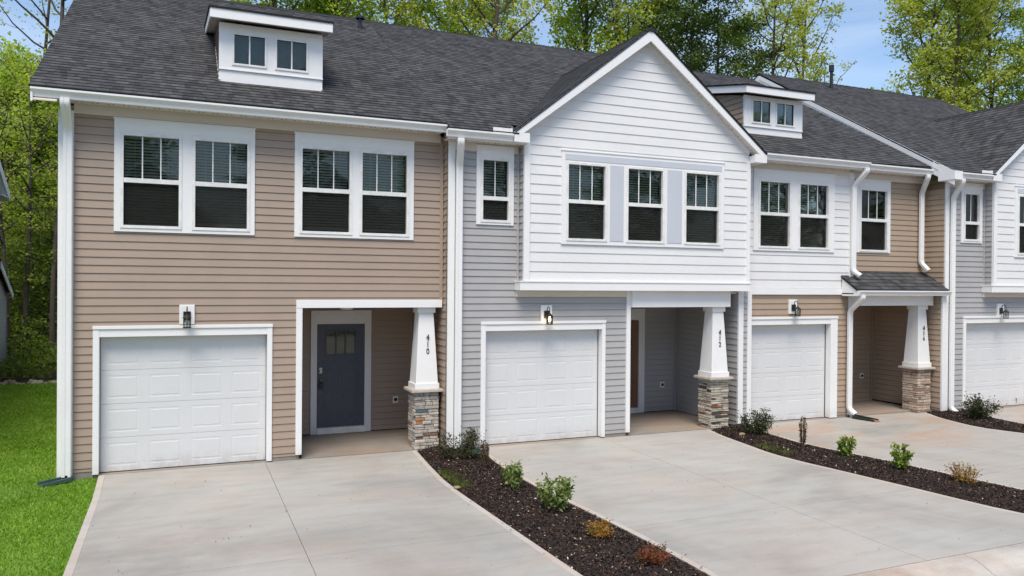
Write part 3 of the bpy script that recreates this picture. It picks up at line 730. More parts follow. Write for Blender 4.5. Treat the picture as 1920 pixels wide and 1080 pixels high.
beam_board(A, 'porch_ceiling', 1.83, 4.29, .02, 1.99, 2.56, 2.60, M['soffit'])
f = MB(); f.lathe((2.75, .95, 2.56), [(0, -.09), (.10, -.085), (.15, -.03), (.15, 0)], 20); f.build('ceiling_lamp', M['bulb_off'], A, smooth=True)
b = MB(); b.box(1.73, 1.83, -.035, .12, .085, 2.54); b.box(1.73, 4.27, -.040, .16, 2.54, 2.675); b.build('porch_trim', M['trim'], A, bevel=.003)
b = MB(); b.box(-1.69, -1.26, .004, .2, -.45, .075); b.box(1.35, 1.79, .004, .2, -.1, .075); b.box(-1.685, -1.66, .2, 11.9, -.45, -.015); b.build('foundation', M['foundation'], A)
corner(A, -1.735, -1.53, -.03, .09, -.02, 5.52)
garage_door(A, -1.18, 1.27, 0); garage_frame(A, -1.18, 1.27, 0, -1.265, 1.35)
window(A, *wA[0], 0, [(-.86, -.08), (.16, .94)], seed=1, drop=0.0)
window(A, *wA[1], 0, [(1.815, 2.6), (2.82, 3.605)], seed=2)
wall_lamp(A, .05, 0, 2.445)
front_door(A, 2.385, 3.315, .14, 2.16, 2.0, (2.265, 3.445, .02, 2.425), M['navy'], paneback=M['rail'])
outlet(A, 3.95, 2.0, .62)
column(A, 3.80, 4.22, .0, .42, 2.54, M['stoneA'], '410', 5, (.034, .075))
beam_board(A, 'frieze_board', -1.53, 4.225, -.022, .01, 5.485, 5.63, M['soffit'])
soffit(A, -1.99, 4.19, -.35, .0, 5.63)
beam_board(A, 'fascia', -2.0, 4.19, -.352, -.335, 5.62, 5.745)
gutter(A, -2.03, 4.2, -.353, 5.73)
downspout(A, [(-1.60, -.41, 5.62), (-1.60, -.41, 5.54), (-1.60, -.08, 5.22), (-1.60, -.08, .035)], .13, .08)
f = MB(); f.box(-1.655, -1.545, -.115, -.045, -.07, .06); f.build('downspout_boot', M['black'], A)
plA = lambda y: 5.76+.583*(y+.45)
r = MB(); roofing(r, (0, -.45, 5.76), (1, 0, 0), (0, 1, .583), -2.05, 4.2, 6.45*SL); deck(r, (0, -.45, 5.76), (1, 0, 0), (0, 1, .583), -2.05, 4.2, 6.45*SL)
roofing(r, (0, 12.45, 5.76), (1, 0, 0), (0, -1, .583), -2.05, 4.2, 6.45*SL, expo=.28); deck(r, (0, 12.45, 5.76), (1, 0, 0), (0, -1, .583), -2.05, 4.2, 6.45*SL)
for i in range(21):      # ridge caps
    xx = -2.05+i*.3; r.hexa([(xx, 5.86, 9.455), (xx+.31, 5.86, 9.45), (xx+.31, 6.0, 9.535), (xx, 6.0, 9.545)], [(xx, 6.14, 9.455), (xx+.31, 6.14, 9.45), (xx+.31, 6.0, 9.545), (xx, 6.0, 9.555)])
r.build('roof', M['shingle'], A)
rake_board(A, -2.03, -2.0, -.45, 5.73, 6.0, 9.49, .2); rake_board(A, -2.03, -2.0, 12.45, 5.73, 6.0, 9.49, .2)
s = MB()
for ya, yb in ((-.45, 6.0), (12.45, 6.0)): s.hexa([(-2.0, ya, 5.55), (-1.70, ya, 5.55), (-1.70, yb, 9.31), (-2.0, yb, 9.31)], [(-2.0, ya, 5.57), (-1.70, ya, 5.57), (-1.70, yb, 9.33), (-2.0, yb, 9.33)])
s.build('rake_soffit', M['soffit'], A)
dormer(A, .52, M['tan'], M['tealback'], plA)
f = MB(); f.lathe((5.35-1.5, 5.2, 8.95), [(.05, 0), (.05, .33)], 12); f.lathe((5.35-1.5, 5.2, 9.28), [(.11, 0), (.11, .05), (0, .1)], 12); f.build('vent_pipe', M['black'], A)

# ------------------------------------------------------------------ gabled grey house, built twice
def house_B(org, label, lit, number, rake, right):
    H = empty('townhouse', org, label, 'townhouse'); G = M['grey']
    ridge_l = right
    win = (.54, 1.27, 4.04, 5.455)
    f = MB()
    siding(f, (0, 0, 0), (1, 0, 0), (0, -1, 0), .03, 3.72, .07, 5.52, .1235, [(.65, 3.22, -1, 2.28), win, (1.42, 6.5, 2.80, 6)], zref=.02)
    f.build('front_wall', G, H); f = MB()
    siding(f, (0, 0, 0), (1, 0, 0), (0, -1, 0), 6.52, 6.68, .07, 2.86, .1235, zref=.02); f.build('end_wall', G, H); f = MB()
    siding(f, (1.40, 0, 0), (0, 1, 0), (-1, 0, 0), -.22, 0, 3.03, 5.62, .1235, zref=.02); f.build('bay_side_wall', G, H)
    beam_board(H, 'corner_post', 1.345, 1.383, -.024, .01, 3.03, 5.5, G)
    shell(H, 0, right, .2, 12.2, 5.7, G, right=right > 7, zl=-.4)
    f = MB()
    siding(f, (0, 2.2, 0), (1, 0, 0), (0, -1, 0), 3.78, 6.42, .03, 2.82, .1235, [(4.34, 5.53, -1, 2.43)])
    siding(f, (6.42, 0, 0), (0, 1, 0), (-1, 0, 0), .0, 2.2, .03, 2.85, .1235)
    siding(f, (3.78, 0, 0), (0, 1, 0), (1, 0, 0), .02, 2.2, .03, 2.82, .1235)
    f.build('porch_wall', G, H); beam_board(H, 'corner_post', 6.37, 6.40, 2.15, 2.18, .02, 2.80, G)
    beam_board(H, 'porch_ceiling', 3.78, 6.41, .02, 2.19, 2.80, 2.84, M['soffit'])
    b = MB(); b.box(.55, .655, .004, .2, -.1, .075); b.box(3.22, 3.72, .004, .2, -.1, .075); b.box(.03, .55, .004, .2, -.1, .075); b.box(6.43, 6.68, .004, .2, -.2, .075); b.build('foundation', M['foundation'], H)
    corner(H, .01, .135, -.03, .06, .03, 5.50)
    b = MB(); b.box(6.42, 6.545, -.035, .10, .07, 2.85); b.build('corner_board', M['trim'], H, bevel=.003)
    b = MB(); b.box(6.655, 6.76, -.035, .10, .03, 2.85); b.build('corner_board', M['trim'], H, bevel=.003)
    garage_door(H, .74, 3.15, 0, bolt=not lit); garage_frame(H, .74, 3.15, 0, .65, 3.225)
    wall_lamp(H, 1.95, 0, 2.425, lit)
    window(H, *win[:2], (win[2], 4.13), (win[3], 5.21), 0, [(.665, 1.16)], mun=1, seed=3)
    # box with gable above the garage and porch
    c, za, zt, hw = 3.95, 7.92, 5.70, 2.84; sl = (za-zt)/hw
    lim = lambda z: (max(1.41, c-(za-.16-z)/sl), min(6.49, c+(za-.16-z)/sl))
    W3 = (2.14, 5.845, 3.72, 5.455); f = MB()
    siding(f, (0, -.22, 0), (1, 0, 0), (0, -1, 0), 1.41, 6.49, 3.03, 7.74, .178, [W3], lim, zref=3.03, proud=.012, slot=.0012)
    f.build('bay_wall', M['hardie'], H)
    w3 = window(H, *W3, -.22, [(2.28, 3.06), (3.57, 4.355), (4.91, 5.70)], seed=4, panelm=M['bluegrey'])
    for a, b_ in ((3.165, 3.465), (4.46, 4.805)):
        p = MB(); p.box(a, b_, -.262, -.255, 3.80, 5.245); p.build('panel', M['bluegrey'], w3, bevel=.002)
    b = MB(); b.box(1.385, 1.50, -.252, -.19, 3.03, 5.60); b.build('corner_board', M['trim'], H, bevel=.003)
    b = MB(); b.box(6.43, 6.515, -.252, -.19, 3.03, 5.55); b.box(6.49, 6.51, -.19, .0, 3.03, 5.55); b.build('corner_board', M['trim'], H)
    b = MB(); b.box(1.31, 6.53, -.268, .0, 2.855, 3.005); b.box(1.30, 6.54, -.28, .0, 3.005, 3.028); b.build('band_board', M['trim'], H, bevel=.003)
    b = MB(); b.box(1.33, 3.69, -.05, .01, 2.735, 2.85); b.build('skirt_board', M['soffit'], H, bevel=.003)  # white trim in the soffit's beige: its shade is put into the colour
    beam_board(H, 'porch_trim', 3.69, 3.78, -.045, .10, .075, 2.85)
    beam_board(H, 'porch_beam', 3.78, 6.15, -.10, .30, 2.53, 2.852)
    front_door(H, 4.46, 5.37, .14, 2.16, 2.2, (4.34, 5.53, .02, 2.425), M['browndoor'], lock=True)
    outlet(H, 6.03, 2.2, .64)
    column(H, 5.70, 6.12, -.08, .34, 2.53, M['stoneB'], number, 11, (.024, .055))
    # eave
    beam_board(H, 'frieze_board', .135, 1.35, -.020, .01, 5.36, 5.50, M['soffit']).location.y = -.002
    soffit(H, -.08, 1.40, -.30, .0, 5.50)
    beam_board(H, 'fascia', -.10, 1.36, -.302, -.285, 5.49, 5.63)
    gutter(H, -.13 if not rake else .02, 1.10, -.303, 5.64)
    g = MB(); g.box(.70, 1.07, -.425, -.415, 5.64, 5.73); g.box(1.06, 1.07, -.415, -.30, 5.64, 5.75); g.build('splash_guard', M['trim'], H)
    downspout(H, [(.12, -.37, 5.50), (.12, -.37, 5.42), (.20, -.075, 5.08), (.20, -.075, .10), (.23, -.20, .02)] if not lit else [(.12, -.37, 5.50), (.12, -.37, 5.42), (.20, -.075, 5.08), (.20, -.075, .04)], .12, .075)
    # main roof: plane z = 5.906 + .583 y
    rx0 = -.10 if not rake else -.25; ye = -.43; L = (6.2-ye)*SL
    clip = lambda s: (rx0, 1.2 if s < .46*SL else right)
    r = MB(); O = (0, ye, 5.906+.583*ye)
    roofing(r, O, (1, 0, 0), (0, 1, .583), rx0, right, L, clip=clip); deck(r, (0, .1, 5.906+.0583), (1, 0, 0), (0, 1, .583), rx0, right, 6.1*SL); deck(r, O, (1, 0, 0), (0, 1, .583), rx0, 1.2, .5*SL, .02)
    roofing(r, (0, 12.65, 5.76), (1, 0, 0), (0, -1, .583), rx0, right, 6.45*SL, expo=.28); deck(r, (0, 12.65, 5.76), (1, 0, 0), (0, -1, .583), rx0, right, 6.45*SL)
    zr = 5.906+.583*6.2
    for i in range(int((right-rx0)/.3)):
        xx = rx0+i*.3; r.hexa([(xx, 6.06, zr-.075), (xx+.31, 6.06, zr-.08), (xx+.31, 6.2, zr+.005), (xx, 6.2, zr+.015)], [(xx, 6.34, zr-.075), (xx+.31, 6.34, zr-.08), (xx+.31, 6.2, zr+.015), (xx, 6.2, zr+.025)])
    # gable roof planes
    gl = hw*math.sqrt(1+sl*sl)
    for sx in (-1, 1):
        O2 = Vector((c+sx*hw, 0, zt)); wv = (-sx, 0, sl)
        roofing(r, O2, (0, 1, 0), wv, -.435, 3.6, gl); deck(r, O2, (0, 1, 0), wv, -.43, 3.6, gl, .02)
    for i in range(13):
        yy = -.44+i*.3; r.hexa([(c-.12, yy, za-.08), (c-.12, yy+.31, za-.085), (c, yy+.31, za+.0), (c, yy, za+.012)], [(c+.12, yy, za-.08), (c+.12, yy+.31, za-.085), (c, yy+.31, za+.012), (c, yy, za+.024)])
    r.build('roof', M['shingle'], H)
    for sx in (-1, 1):
        P = lambda x, z, y: (c+sx*x, y, z)
        f = MB(); y0, y1 = -.42, -.392; h = .235
        pts = [(hw, zt-.01), (0, za-.01), (0, za-.01-h*1.06), (hw-.01, zt-.01-h*.62)]
        if sx > 0: pts = pts[::-1]
        lo = [P(x, z, y1) for x, z in pts]; hi = [P(x, z, y0) for x, z in pts]; f.hexa(lo, hi)
        f.build('rake_board', M['trim'], H, bevel=.003)
        s = MB(); a, b = (hw-.02, zt-.125), (0, za-.125+.0)
        s.hexa([P(a[0], a[1]-.035, -.392), P(b[0], b[1]-.035, -.392), P(b[0], b[1]-.035, -.20), P(a[0], a[1]-.035, -.20)], [P(a[0], a[1], -.392), P(b[0], b[1], -.392), P(b[0], b[1], -.20), P(a[0], a[1], -.20)])
        n = 34
        for k in range(n):
            if k % 3 == 2: continue
            t = (k+.5)/n; x = a[0]+(b[0]-a[0])*t; z = a[1]-.037+(b[1]-a[1])*t; s.box(c+sx*x-.01, c+sx*x+.01, -.31, -.29, z-.006, z-.001, 1)
        s.build('rake_soffit', [M['soffit'], M['dark']], H)
        s = MB()                       # frieze following the rake on the wall
        a, b = (hw-.30, zt+.30*sl-.165), (0, za-.165)
        s.hexa([P(a[0], a[1]-.075, -.245), P(b[0], b[1]-.075, -.245), P(b[0], b[1]-.075, -.21), P(a[0], a[1]-.075, -.21)], [P(a[0], a[1], -.245), P(b[0], b[1], -.245), P(b[0], b[1], -.21), P(a[0], a[1], -.21)])
        s.build('frieze_board', M['trim'], H)
        s = MB(); x0, x1 = sorted((c+sx*(hw-.0), c+sx*(hw-.30))); s.box(x0, x1, -.392 if sx > 0 else -.392, .02, zt-.19, zt-.045); s.hexa([(x0, -.419, zt-.19), (x1, -.419, zt-.19), (x1, -.394, zt-.19), (x0, -.394, zt-.19)], [(x0, -.419, zt-.02), (x1, -.419, zt-.02), (x1, -.394, zt-.02), (x0, -.394, zt-.02)])
        s.build('eave_return', M['trim'], H)
    return H
B = house_B((4.30, -.20, 0), 'grey townhouse with white gabled bay and glowing lamp over its garage, house number 412', True, '412', False, 6.75)
D4 = house_B((16.55, -.45, 0), 'rightmost grey townhouse, cut off by the picture edge, its white bay partly in view', False, None, True, 7.6)
f = MB(); gable_end(f, -.0, -1, .0, 12.4, 5.3, 5.70, 6.2, 9.36); f.build('side_wall', M['tan2'], D4)
rake_board(D4, -.25, -.22, -.42, 5.906-.42*.583+.0, 6.2, 9.50, .17); rake_board(D4, -.238, -.22, -.42, 5.906-.42*.583-.174, 6.2, 9.326, .16); rake_board(D4, -.03, -.012, -.03, 5.906-.20, 6.2, 9.50-.19, .16, 'frieze_board')
rake_board(D4, -.25, -.22, 12.7, 5.73, 6.2, 9.50, .24)
s = MB(); s.hexa([(-.22, -.42, 5.42), (0, -.42, 5.42), (0, 6.2, 9.28), (-.22, 6.2, 9.28)], [(-.22, -.42, 5.44), (0, -.42, 5.44), (0, 6.2, 9.30), (-.22, 6.2, 9.30)]); s.build('rake_soffit', M['soffit'], D4)
s = MB(); s.box(-.252, .018, -.445, -.02, 5.46, 5.62); s.hexa([(-.252, -.445, 5.62), (.018, -.445, 5.62), (.018, -.02, 5.62), (-.252, -.02, 5.62)], [(-.252, -.445, 5.655), (.018, -.445, 5.655), (.018, -.02, 5.87), (-.252, -.02, 5.87)]); s.build('eave_return', M['trim'], D4)
f = MB(); f.lathe((2.1, 5.6, 9.0), [(.05, 0), (.05, .9)], 12); f.lathe((2.1, 5.6, 9.7), [(.0, .2), (.08, .2), (.08, .0), (.05, 0)], 12); f.build('vent_pipe', M['black'], D4)

# ------------------------------------------------------------------ third house
C = empty('townhouse', (11.05, -.10, 0), 'townhouse with white bay over tan garage wall, shed-roofed porch and roof dormer, number 416', 'townhouse')
T2 = M['tan2']
f = MB()
siding(f, (0, 0, 0), (1, 0, 0), (0, -1, 0), .03, 2.90, .07, 2.80, .1235, [(-.1, 2.52, -1, 2.30)])
f.build('garage_wall', T2, C); f = MB()
siding(f, (0, .15, 0), (1, 0, 0), (0, -1, 0), 2.93, 5.49, 3.1, 5.60, .1235, [(3.22, 4.29, 3.76, 5.45)])
f.build('upper_wall', T2, C)
f = MB(); Wc = (.105, 2.375, 3.73, 5.455)
siding(f, (0, -.02, 0), (1, 0, 0), (0, -1, 0), .02, 2.86, 2.91, 5.60, .178, [Wc], zref=2.93, proud=.012, slot=.0012); f.build('bay_wall', M['hardie'], C)
shell(C, 0, 5.5, .2, 12.1, 5.7, T2, zl=-.4)
f = MB()
siding(f, (5.50, 0, 0), (0, 1, 0), (-1, 0, 0), -.35, .16, 2.92, 5.80, .1235)
f.build('party_wall', T2, C)
f = MB()
siding(f, (0, 1.6, 0), (1, 0, 0), (0, -1, 0), 2.90, 5.38, .03, 2.82, .1235)
siding(f, (5.38, 0, 0), (0, 1, 0), (-1, 0, 0), -.38, 1.6, .07, 2.82, .1235)
siding(f, (2.90, 0, 0), (0, 1, 0), (1, 0, 0), .02, 1.6, .03, 2.82, .1235)
f.build('porch_wall', T2, C); beam_board(C, 'corner_post', 5.325, 5.360, 1.55, 1.582, .03, 2.80, T2)
beam_board(C, 'porch_ceiling', 2.62, 5.37, -.38, 1.59, 2.80, 2.83, M['soffit'])
beam_board(C, 'band_board', .03, 2.90, -.048, .0, 2.785, 2.925)
b = MB(); b.box(2.52, 2.93, .004, .2, -.1, .075); b.box(5.38, 5.50, -.38, .0, -.2, .07); b.build('foundation', M['foundation'], C)
b = MB(); b.box(2.835, 2.965, -.052, .14, 2.92, 5.56); b.build('corner_board', M['trim'], C, bevel=.003)
corner(C, 2.855, 2.945, -.035, .05, .06, 2.785)
corner(C, 5.385, 5.515, -.42, -.36, .05, 2.79)
garage_door(C, -.08, 2.32, 0, 2.13); garage_frame(C, -.08, 2.32, 0, -.10, 2.52 - .0, 2.30, 2.13)
wall_lamp(C, 1.22, 0, 2.52)
window(C, *Wc, -.02, [(.28, 1.08), (1.375, 2.18)], seed=6)
window(C, 3.22, 4.29, 3.76, 5.45, .15, [(3.36, 4.17)], seed=7)
outlet(C, 5.02, 1.6, .68)
column(C, 4.86, 5.27, -.20, .21, 2.54, M['stoneC'], '416', 23, (.04, .075))
beam_board(C, 'porch_beam', 2.88, 5.30, -.24, .0, 2.54, 2.80)
beam_board(C, 'frieze_board', .03, 2.835, -.040, -.01, 5.46, 5.60, M['soffit']); beam_board(C, 'frieze_board', 2.96, 5.49, .12, .16, 5.46, 5.60, M['soffit'])
soffit(C, .03, 3.02, -.31, .15, 5.60); soffit(C, 3.02, 5.30, -.16, .15, 5.605)
beam_board(C, 'fascia', .10, 3.0, -.312, -.295, 5.59, 5.735); beam_board(C, 'fascia', 3.02, 5.27, -.162, -.145, 5.595, 5.80)
gutter(C, .12, 3.05, -.313, 5.74); gutter(C, 3.06, 5.22, -.163, 5.745)
pC = lambda y: 5.72+.570*(y+.35)
r = MB(); k = math.sqrt(1+.575**2)
clip = lambda s: (-.02, 3.05 if s < .17*k else 5.44)
roofing(r, (0, -.40, pC(-.40)), (1, 0, 0), (0, 1, .570), -.02, 5.44, 6.5*k, clip=clip); deck(r, (0, -.2, pC(-.2)), (1, 0, 0), (0, 1, .570), -.02, 5.44, 6.3*k); deck(r, (0, -.40, pC(-.40)), (1, 0, 0), (0, 1, .570), -.02, 3.05, .2*k, .02)
roofing(r, (0, 12.55, 5.76), (1, 0, 0), (0, -1, .57), -.02, 5.44, 6.4*k, expo=.28)
for i in range(18):
    xx = -.02+i*.3; zr = pC(6.1); r.hexa([(xx, 5.96, zr-.075), (xx+.31, 5.96, zr-.08), (xx+.31, 6.1, zr+.005), (xx, 6.1, zr+.015)], [(xx, 6.24, zr-.075), (xx+.31, 6.24, zr-.08), (xx+.31, 6.1, zr+.015), (xx, 6.1, zr+.025)])
r.build('roof', M['shingle'], C)
# porch roof
r = MB(); ps = .65; pk = math.sqrt(1+ps*ps); O = (0, -.50, 2.905)
roofing(r, O, (1, 0, 0), (0, 1, ps), 2.60, 5.50, .655*pk, clip=lambda s: (2.60 if s < .5*pk else 2.97, 5.49)); deck(r, O, (1, 0, 0), (0, 1, ps), 2.60, 5.48, .44*pk, .02)
pr = r.build('porch_roof', M['shingle'], C)
f = MB(); f.hexa([(2.62, -.47, 2.76), (2.645, -.47, 2.76), (2.645, -.05, 2.76), (2.62, -.05, 2.76)], [(2.62, -.47, 2.885), (2.645, -.47, 2.885), (2.645, -.05, 3.155), (2.62, -.05, 3.155)]); f.build('rake_board', M['trim'], pr)
beam_board(pr, 'fascia', 2.645, 5.48, -.47, -.45, 2.77, 2.89)
gutter(C, 2.62, 5.50, -.472, 2.885, .11, .11)
downspout(C, [(2.99, -.37, 5.63), (2.99, -.37, 5.55), (2.90, -.10, 5.25), (2.90, -.10, 3.32), (2.97, -.24, 3.22)], .12, .075)
downspout(C, [(5.10, -.22, 5.63), (5.10, -.22, 5.55), (5.26, .07, 5.22), (5.26, .07, 3.55), (5.33, -.07, 3.37)], .12, .075)
downspout(C, [(2.74, -.52, 2.79), (2.74, -.52, 2.71), (2.83, -.09, 2.42), (2.83, -.09, .20), (2.88, -.22, .10)], .12, .075)
dormer(C, .57+.05, T2, M['dark'], pC, y0=.9, base=pC(.9)-.05)

# ------------------------------------------------------------------ neighbouring house at the left edge
Nb = empty('neighbour_house', (-5.3, 8, 0), 'neighbouring grey-sided house at the far left edge with only white rake ends showing', 'house')
f = MB(); siding(f, (0, 0, 0), (0, 1, 0), (1, 0, 0), -8, 6.6, -.45, 5.6, .1235); siding(f, (0, 0, 0), (0, 1, 0), (1, 0, 0), 6.6, 8.15, -.45, 3.0, .1235, lim=lambda z: (6.6, 8.15 if z < 2.55 else 8.15-(z-2.55)*1.6))
f.box(-.06, .02, 8.12, 8.18, -.45, 2.6)
f.build('side_wall', painted('neighbour_vinyl', (.34, .31, .30), .5, .05), Nb)
f = MB(); f.box(-7, -.02, -7.9, 6.55, -.5, 5.6); f.box(-7, -.02, 6.55, 8.1, -.5, 2.4); f.build('house_body', M['grey'], Nb)
f = MB(); siding(f, (0, -7.92, 0), (1, 0, 0), (0, -1, 0), -7, .0, -.3, 5.6, .1235, [(-5.6, -3.5, 3.7, 5.4)]); f.build('front_wall', M['grey'], Nb)
window(Nb, -5.6, -3.5, 3.73, 5.40, -7.92, [(-5.45, -4.67), (-4.43, -3.65)], seed=9); corner(Nb, -.12, .0, -7.96, -7.88, -.3, 5.6)
f = MB(); f.hexa([(-7, -8.4, 5.7), (.3, -8.4, 5.7), (.3, -.7, 9.9), (-7, -.7, 9.9)], [(-7, -8.4, 5.75), (.3, -8.4, 5.75), (.3, -.7, 9.95), (-7, -.7, 9.95)])
f.hexa([(-7, 6.96, 5.72), (.3, 6.96, 5.72), (.3, -.7, 9.9), (-7, -.7, 9.9)], [(-7, 6.96, 5.77), (.3, 6.96, 5.77), (.3, -.7, 9.95), (-7, -.7, 9.95)])
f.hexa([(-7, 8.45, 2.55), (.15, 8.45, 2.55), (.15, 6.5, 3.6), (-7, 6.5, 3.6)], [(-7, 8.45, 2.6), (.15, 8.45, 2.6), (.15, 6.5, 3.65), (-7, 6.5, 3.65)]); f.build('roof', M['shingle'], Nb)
f = MB(); f.hexa([(.27, 6.96, 5.42), (.31, 6.96, 5.42), (.31, -.7, 9.60), (.27, -.7, 9.60)], [(.27, 6.96, 5.71), (.31, 6.96, 5.71), (.31, -.7, 9.89), (.27, -.7, 9.89)])
f.hexa([(-.02, 6.9, 5.40), (.268, 6.9, 5.40), (.268, -.7, 9.56), (-.02, -.7, 9.56)], [(-.02, 6.9, 5.43), (.268, 6.9, 5.43), (.268, -.7, 9.59), (-.02, -.7, 9.59)]); f.hexa([(-.6, 6.965, 5.42), (.31, 6.965, 5.42), (.31, 7.0, 5.42), (-.6, 7.0, 5.42)], [(-.6, 6.965, 5.72), (.31, 6.965, 5.72), (.31, 7.0, 5.72), (-.6, 7.0, 5.72)]); f.box(0, .3, 5.9, 6.93, 5.5, 5.53)
f.hexa([(.13, 8.45, 2.33), (.16, 8.45, 2.33), (.16, 6.6, 3.33), (.13, 6.6, 3.33)], [(.13, 8.45, 2.54), (.16, 8.45, 2.54), (.16, 6.6, 3.54), (.13, 6.6, 3.54)]); f.build('rake_board', M['trim'], Nb)
# ================================================================== GROUND
def interp(tab, y):
    if y >= tab[0][1]: return tab[0][0]
    for (xa, ya), (xb, yb) in zip(tab, tab[1:]):
        if y >= yb: return xa+(xb-xa)*(ya-y)/(ya-yb)
    return tab[-1][0]
d1L = [(-1.18, 0), (-1.13, -1.4), (-1.10, -5), (-1.10, -7.35)]
m1L = [(3.82, 0), (3.71, -1.16), (3.64, -2.1), (3.63, -2.87), (3.70, -4.82), (3.76, -6.31), (3.82, -7.35)]
m1R = [(4.92, -.2), (4.83, -.97), (4.76, -1.88), (4.78, -3.13), (4.87, -4.2), (4.95, -5.32), (4.98, -6.28), (4.98, -7.35)]
m2L = [(10.0, -.28), (9.86, -.70), (9.72, -1.7), (9.61, -2.49), (9.66, -3.2), (9.78, -3.9), (9.88, -4.6), (9.98, -5.27), (10.09, -6.15), (10.2, -6.57), (10.4, -7.35)]
m2R = [(11.0, -.2), (10.84, -1.0), (10.76, -1.99), (10.91, -2.85), (11.11, -3.78), (11.22, -4.74), (11.38, -5.8), (11.5, -7.35)]
m3L = [(16.2, -.3), (15.84, -.99), (15.62, -1.82), (15.62, -2.31), (15.84, -2.85), (16.1, -4), (16.3, -7.35)]
m3R = [(17.22, -.45), (17.03, -1.3), (16.87, -2.17), (16.95, -4), (17.3, -7.35)]
d4R = [(22.5, -.45), (22.5, -7.35)]
f = MB(); f.poly([(-500, -600, -.16), (700, -600, -.16), (700, 600, -.16), (-500, 600, -.16)]); tag(f.build('ground', M['soil']), kind='structure')
def drive(xl, xr, ytop, jx, jy, m, ybot=-7.35, name='driveway'):
    mb = MB(); g = .0032
    for (ya, yb) in ((ytop, jy), (jy, ybot)):
        ys = [ya-g]; y = ya-.35
        while y > yb+.2: ys.append(y); y -= .35
        ys.append(yb+g)
        for y0, y1 in zip(ys, ys[1:]):
            L0, L1, R0, R1 = interp(xl, y0), interp(xl, y1), interp(xr, y0), interp(xr, y1)
            for (a0, a1, b0, b1, mi) in ((L0, L1, L0+.085, L1+.085, 1), (L0+.087, L1+.087, jx-g, jx-g, 0), (jx+g, jx+g, R0-.087, R1-.087, 0), (R0-.085, R1-.085, R0, R1, 1)):
                mb.hexa([(a1, y1, -.12), (b1, y1, -.12), (b0, y0, -.12), (a0, y0, -.12)], [(a1, y1, 0), (b1, y1, 0), (b0, y0, 0), (a0, y0, 0)], mi)
    o = mb.build(name, [m, M['concrete_edge']]); tag(o, kind='structure')
drive(d1L, m1L, -.0, 1.25, -4.77, M['concrete']); drive(m1R, m2L, -.2, 7.45, -5.17, M['concrete'])
drive(m2R, m3L, -.1, 13.62, -4.9, M['concrete_orange']); drive(m3R, d4R, -.45, 19.6, -4.9, M['concrete_orange'])
f = MB()
for (x0, x1, y0, y1, z) in ((1.80, 3.80, .004, 2.0, .012), (3.80, 4.30, .2, 2.0, .012), (-1.25, 1.34, .004, .3, .002), (8.0, 10.0, -.196, 2.0, .012), (10.0, 10.74, .2, 2.0, .012), (4.95, 7.5, -.196, .3, .002), (13.93, 15.9, -.096, 1.5, .03), (15.9, 16.45, .1, 1.5, .03), (10.96, 13.5, -.096, .3, .002), (17.2, 19.8, -.446, .3, .002), (20.25, 23, -.446, 1.7, .012)):
    f.box(x0, x1, y0, y1, -.12, z)
tag(f.build('porch_slab', M['porch']), kind='structure')
# kerb, gutter pan, street and the far side of the street
f = MB(); pr = [(-7.36, .0), (-7.50, -.008), (-7.60, -.04), (-7.70, -.095), (-7.80, -.115), (-8.15, -.095), (-8.15, -.3), (-7.36, -.3)]
x = -40
while x < 80:
    e = x+3.0-.008; lo = [(x, a, b) for a, b in pr]; hi = [(e, a, b) for a, b in pr]; n = len(pr)
    for i in range(n): j = (i+1) % n; f.poly([lo[i], hi[i], hi[j], lo[j]])
    f.poly(lo); f.poly(hi[::-1]); x += 3.0
tag(f.build('kerb', M['kerb']), kind='structure')
f = MB(); f.poly([(-200, -15, -.10), (300, -15, -.10), (300, -8.15, -.10), (-200, -8.15, -.10)]); tag(f.build('street', M['asphalt']), kind='structure')
def lawn_sheet(name, x0, x1, y0, y1, z, m, step=.5, amp=.02):
    nx, ny = int((x1-x0)/step)+1, int((y1-y0)/step)+1; rng = np.random.default_rng(3)
    X, Y = np.meshgrid(np.linspace(x0, x1, nx), np.linspace(y0, y1, ny)); Zz = z+rng.uniform(-amp, amp, X.shape)*.5
    V = np.stack([X, Y, Zz], -1).reshape(-1, 3); i = np.arange((ny-1)*(nx-1)); r, c = i//(nx-1), i % (nx-1); a = r*nx+c
    return tag(npmesh(name, V, np.stack([a, a+1, a+nx+1, a+nx], 1), m), kind='structure')
lawn_sheet('lawn', -14, -1.12, -7.35, 0, -.045, M['lawn']); lawn_sheet('lawn', -14, -1.70, 0, 12.9, -.045, M['lawn'])
f = MB(); f.poly([(-60, -27, -.085), (90, -27, -.085), (90, -15, -.085), (-60, -15, -.085)]); tag(f.build('far_ground', M['concrete']), kind='structure')  # unseen ground, added in grey so the door glass mirrors no green

def frames(n, rng, up=.35):
    nrm = rng.normal(size=(n, 3)); nrm[:, 2] = np.abs(nrm[:, 2])+up; nrm /= np.linalg.norm(nrm, axis=1)[:, None]
    t = rng.normal(size=(n, 3)); t -= nrm*(t*nrm).sum(1)[:, None]; t /= np.linalg.norm(t, axis=1)[:, None]
    return nrm, t, np.cross(nrm, t)
def leaf_quads(C, size, rng, aspect=.5, up=.35, fold=.15):
    n = len(C); nrm, t, b = frames(n, rng, up); s = (size*rng.uniform(.6, 1.3, n))[:, None]
    V = np.empty((n, 4, 3)); V[:, 0] = C-t*s*.5; V[:, 1] = C+b*s*aspect*.5+nrm*s*fold; V[:, 2] = C+t*s*.5; V[:, 3] = C-b*s*aspect*.5+nrm*s*fold
    return V.reshape(-1, 3), np.arange(4*n).reshape(n, 4)
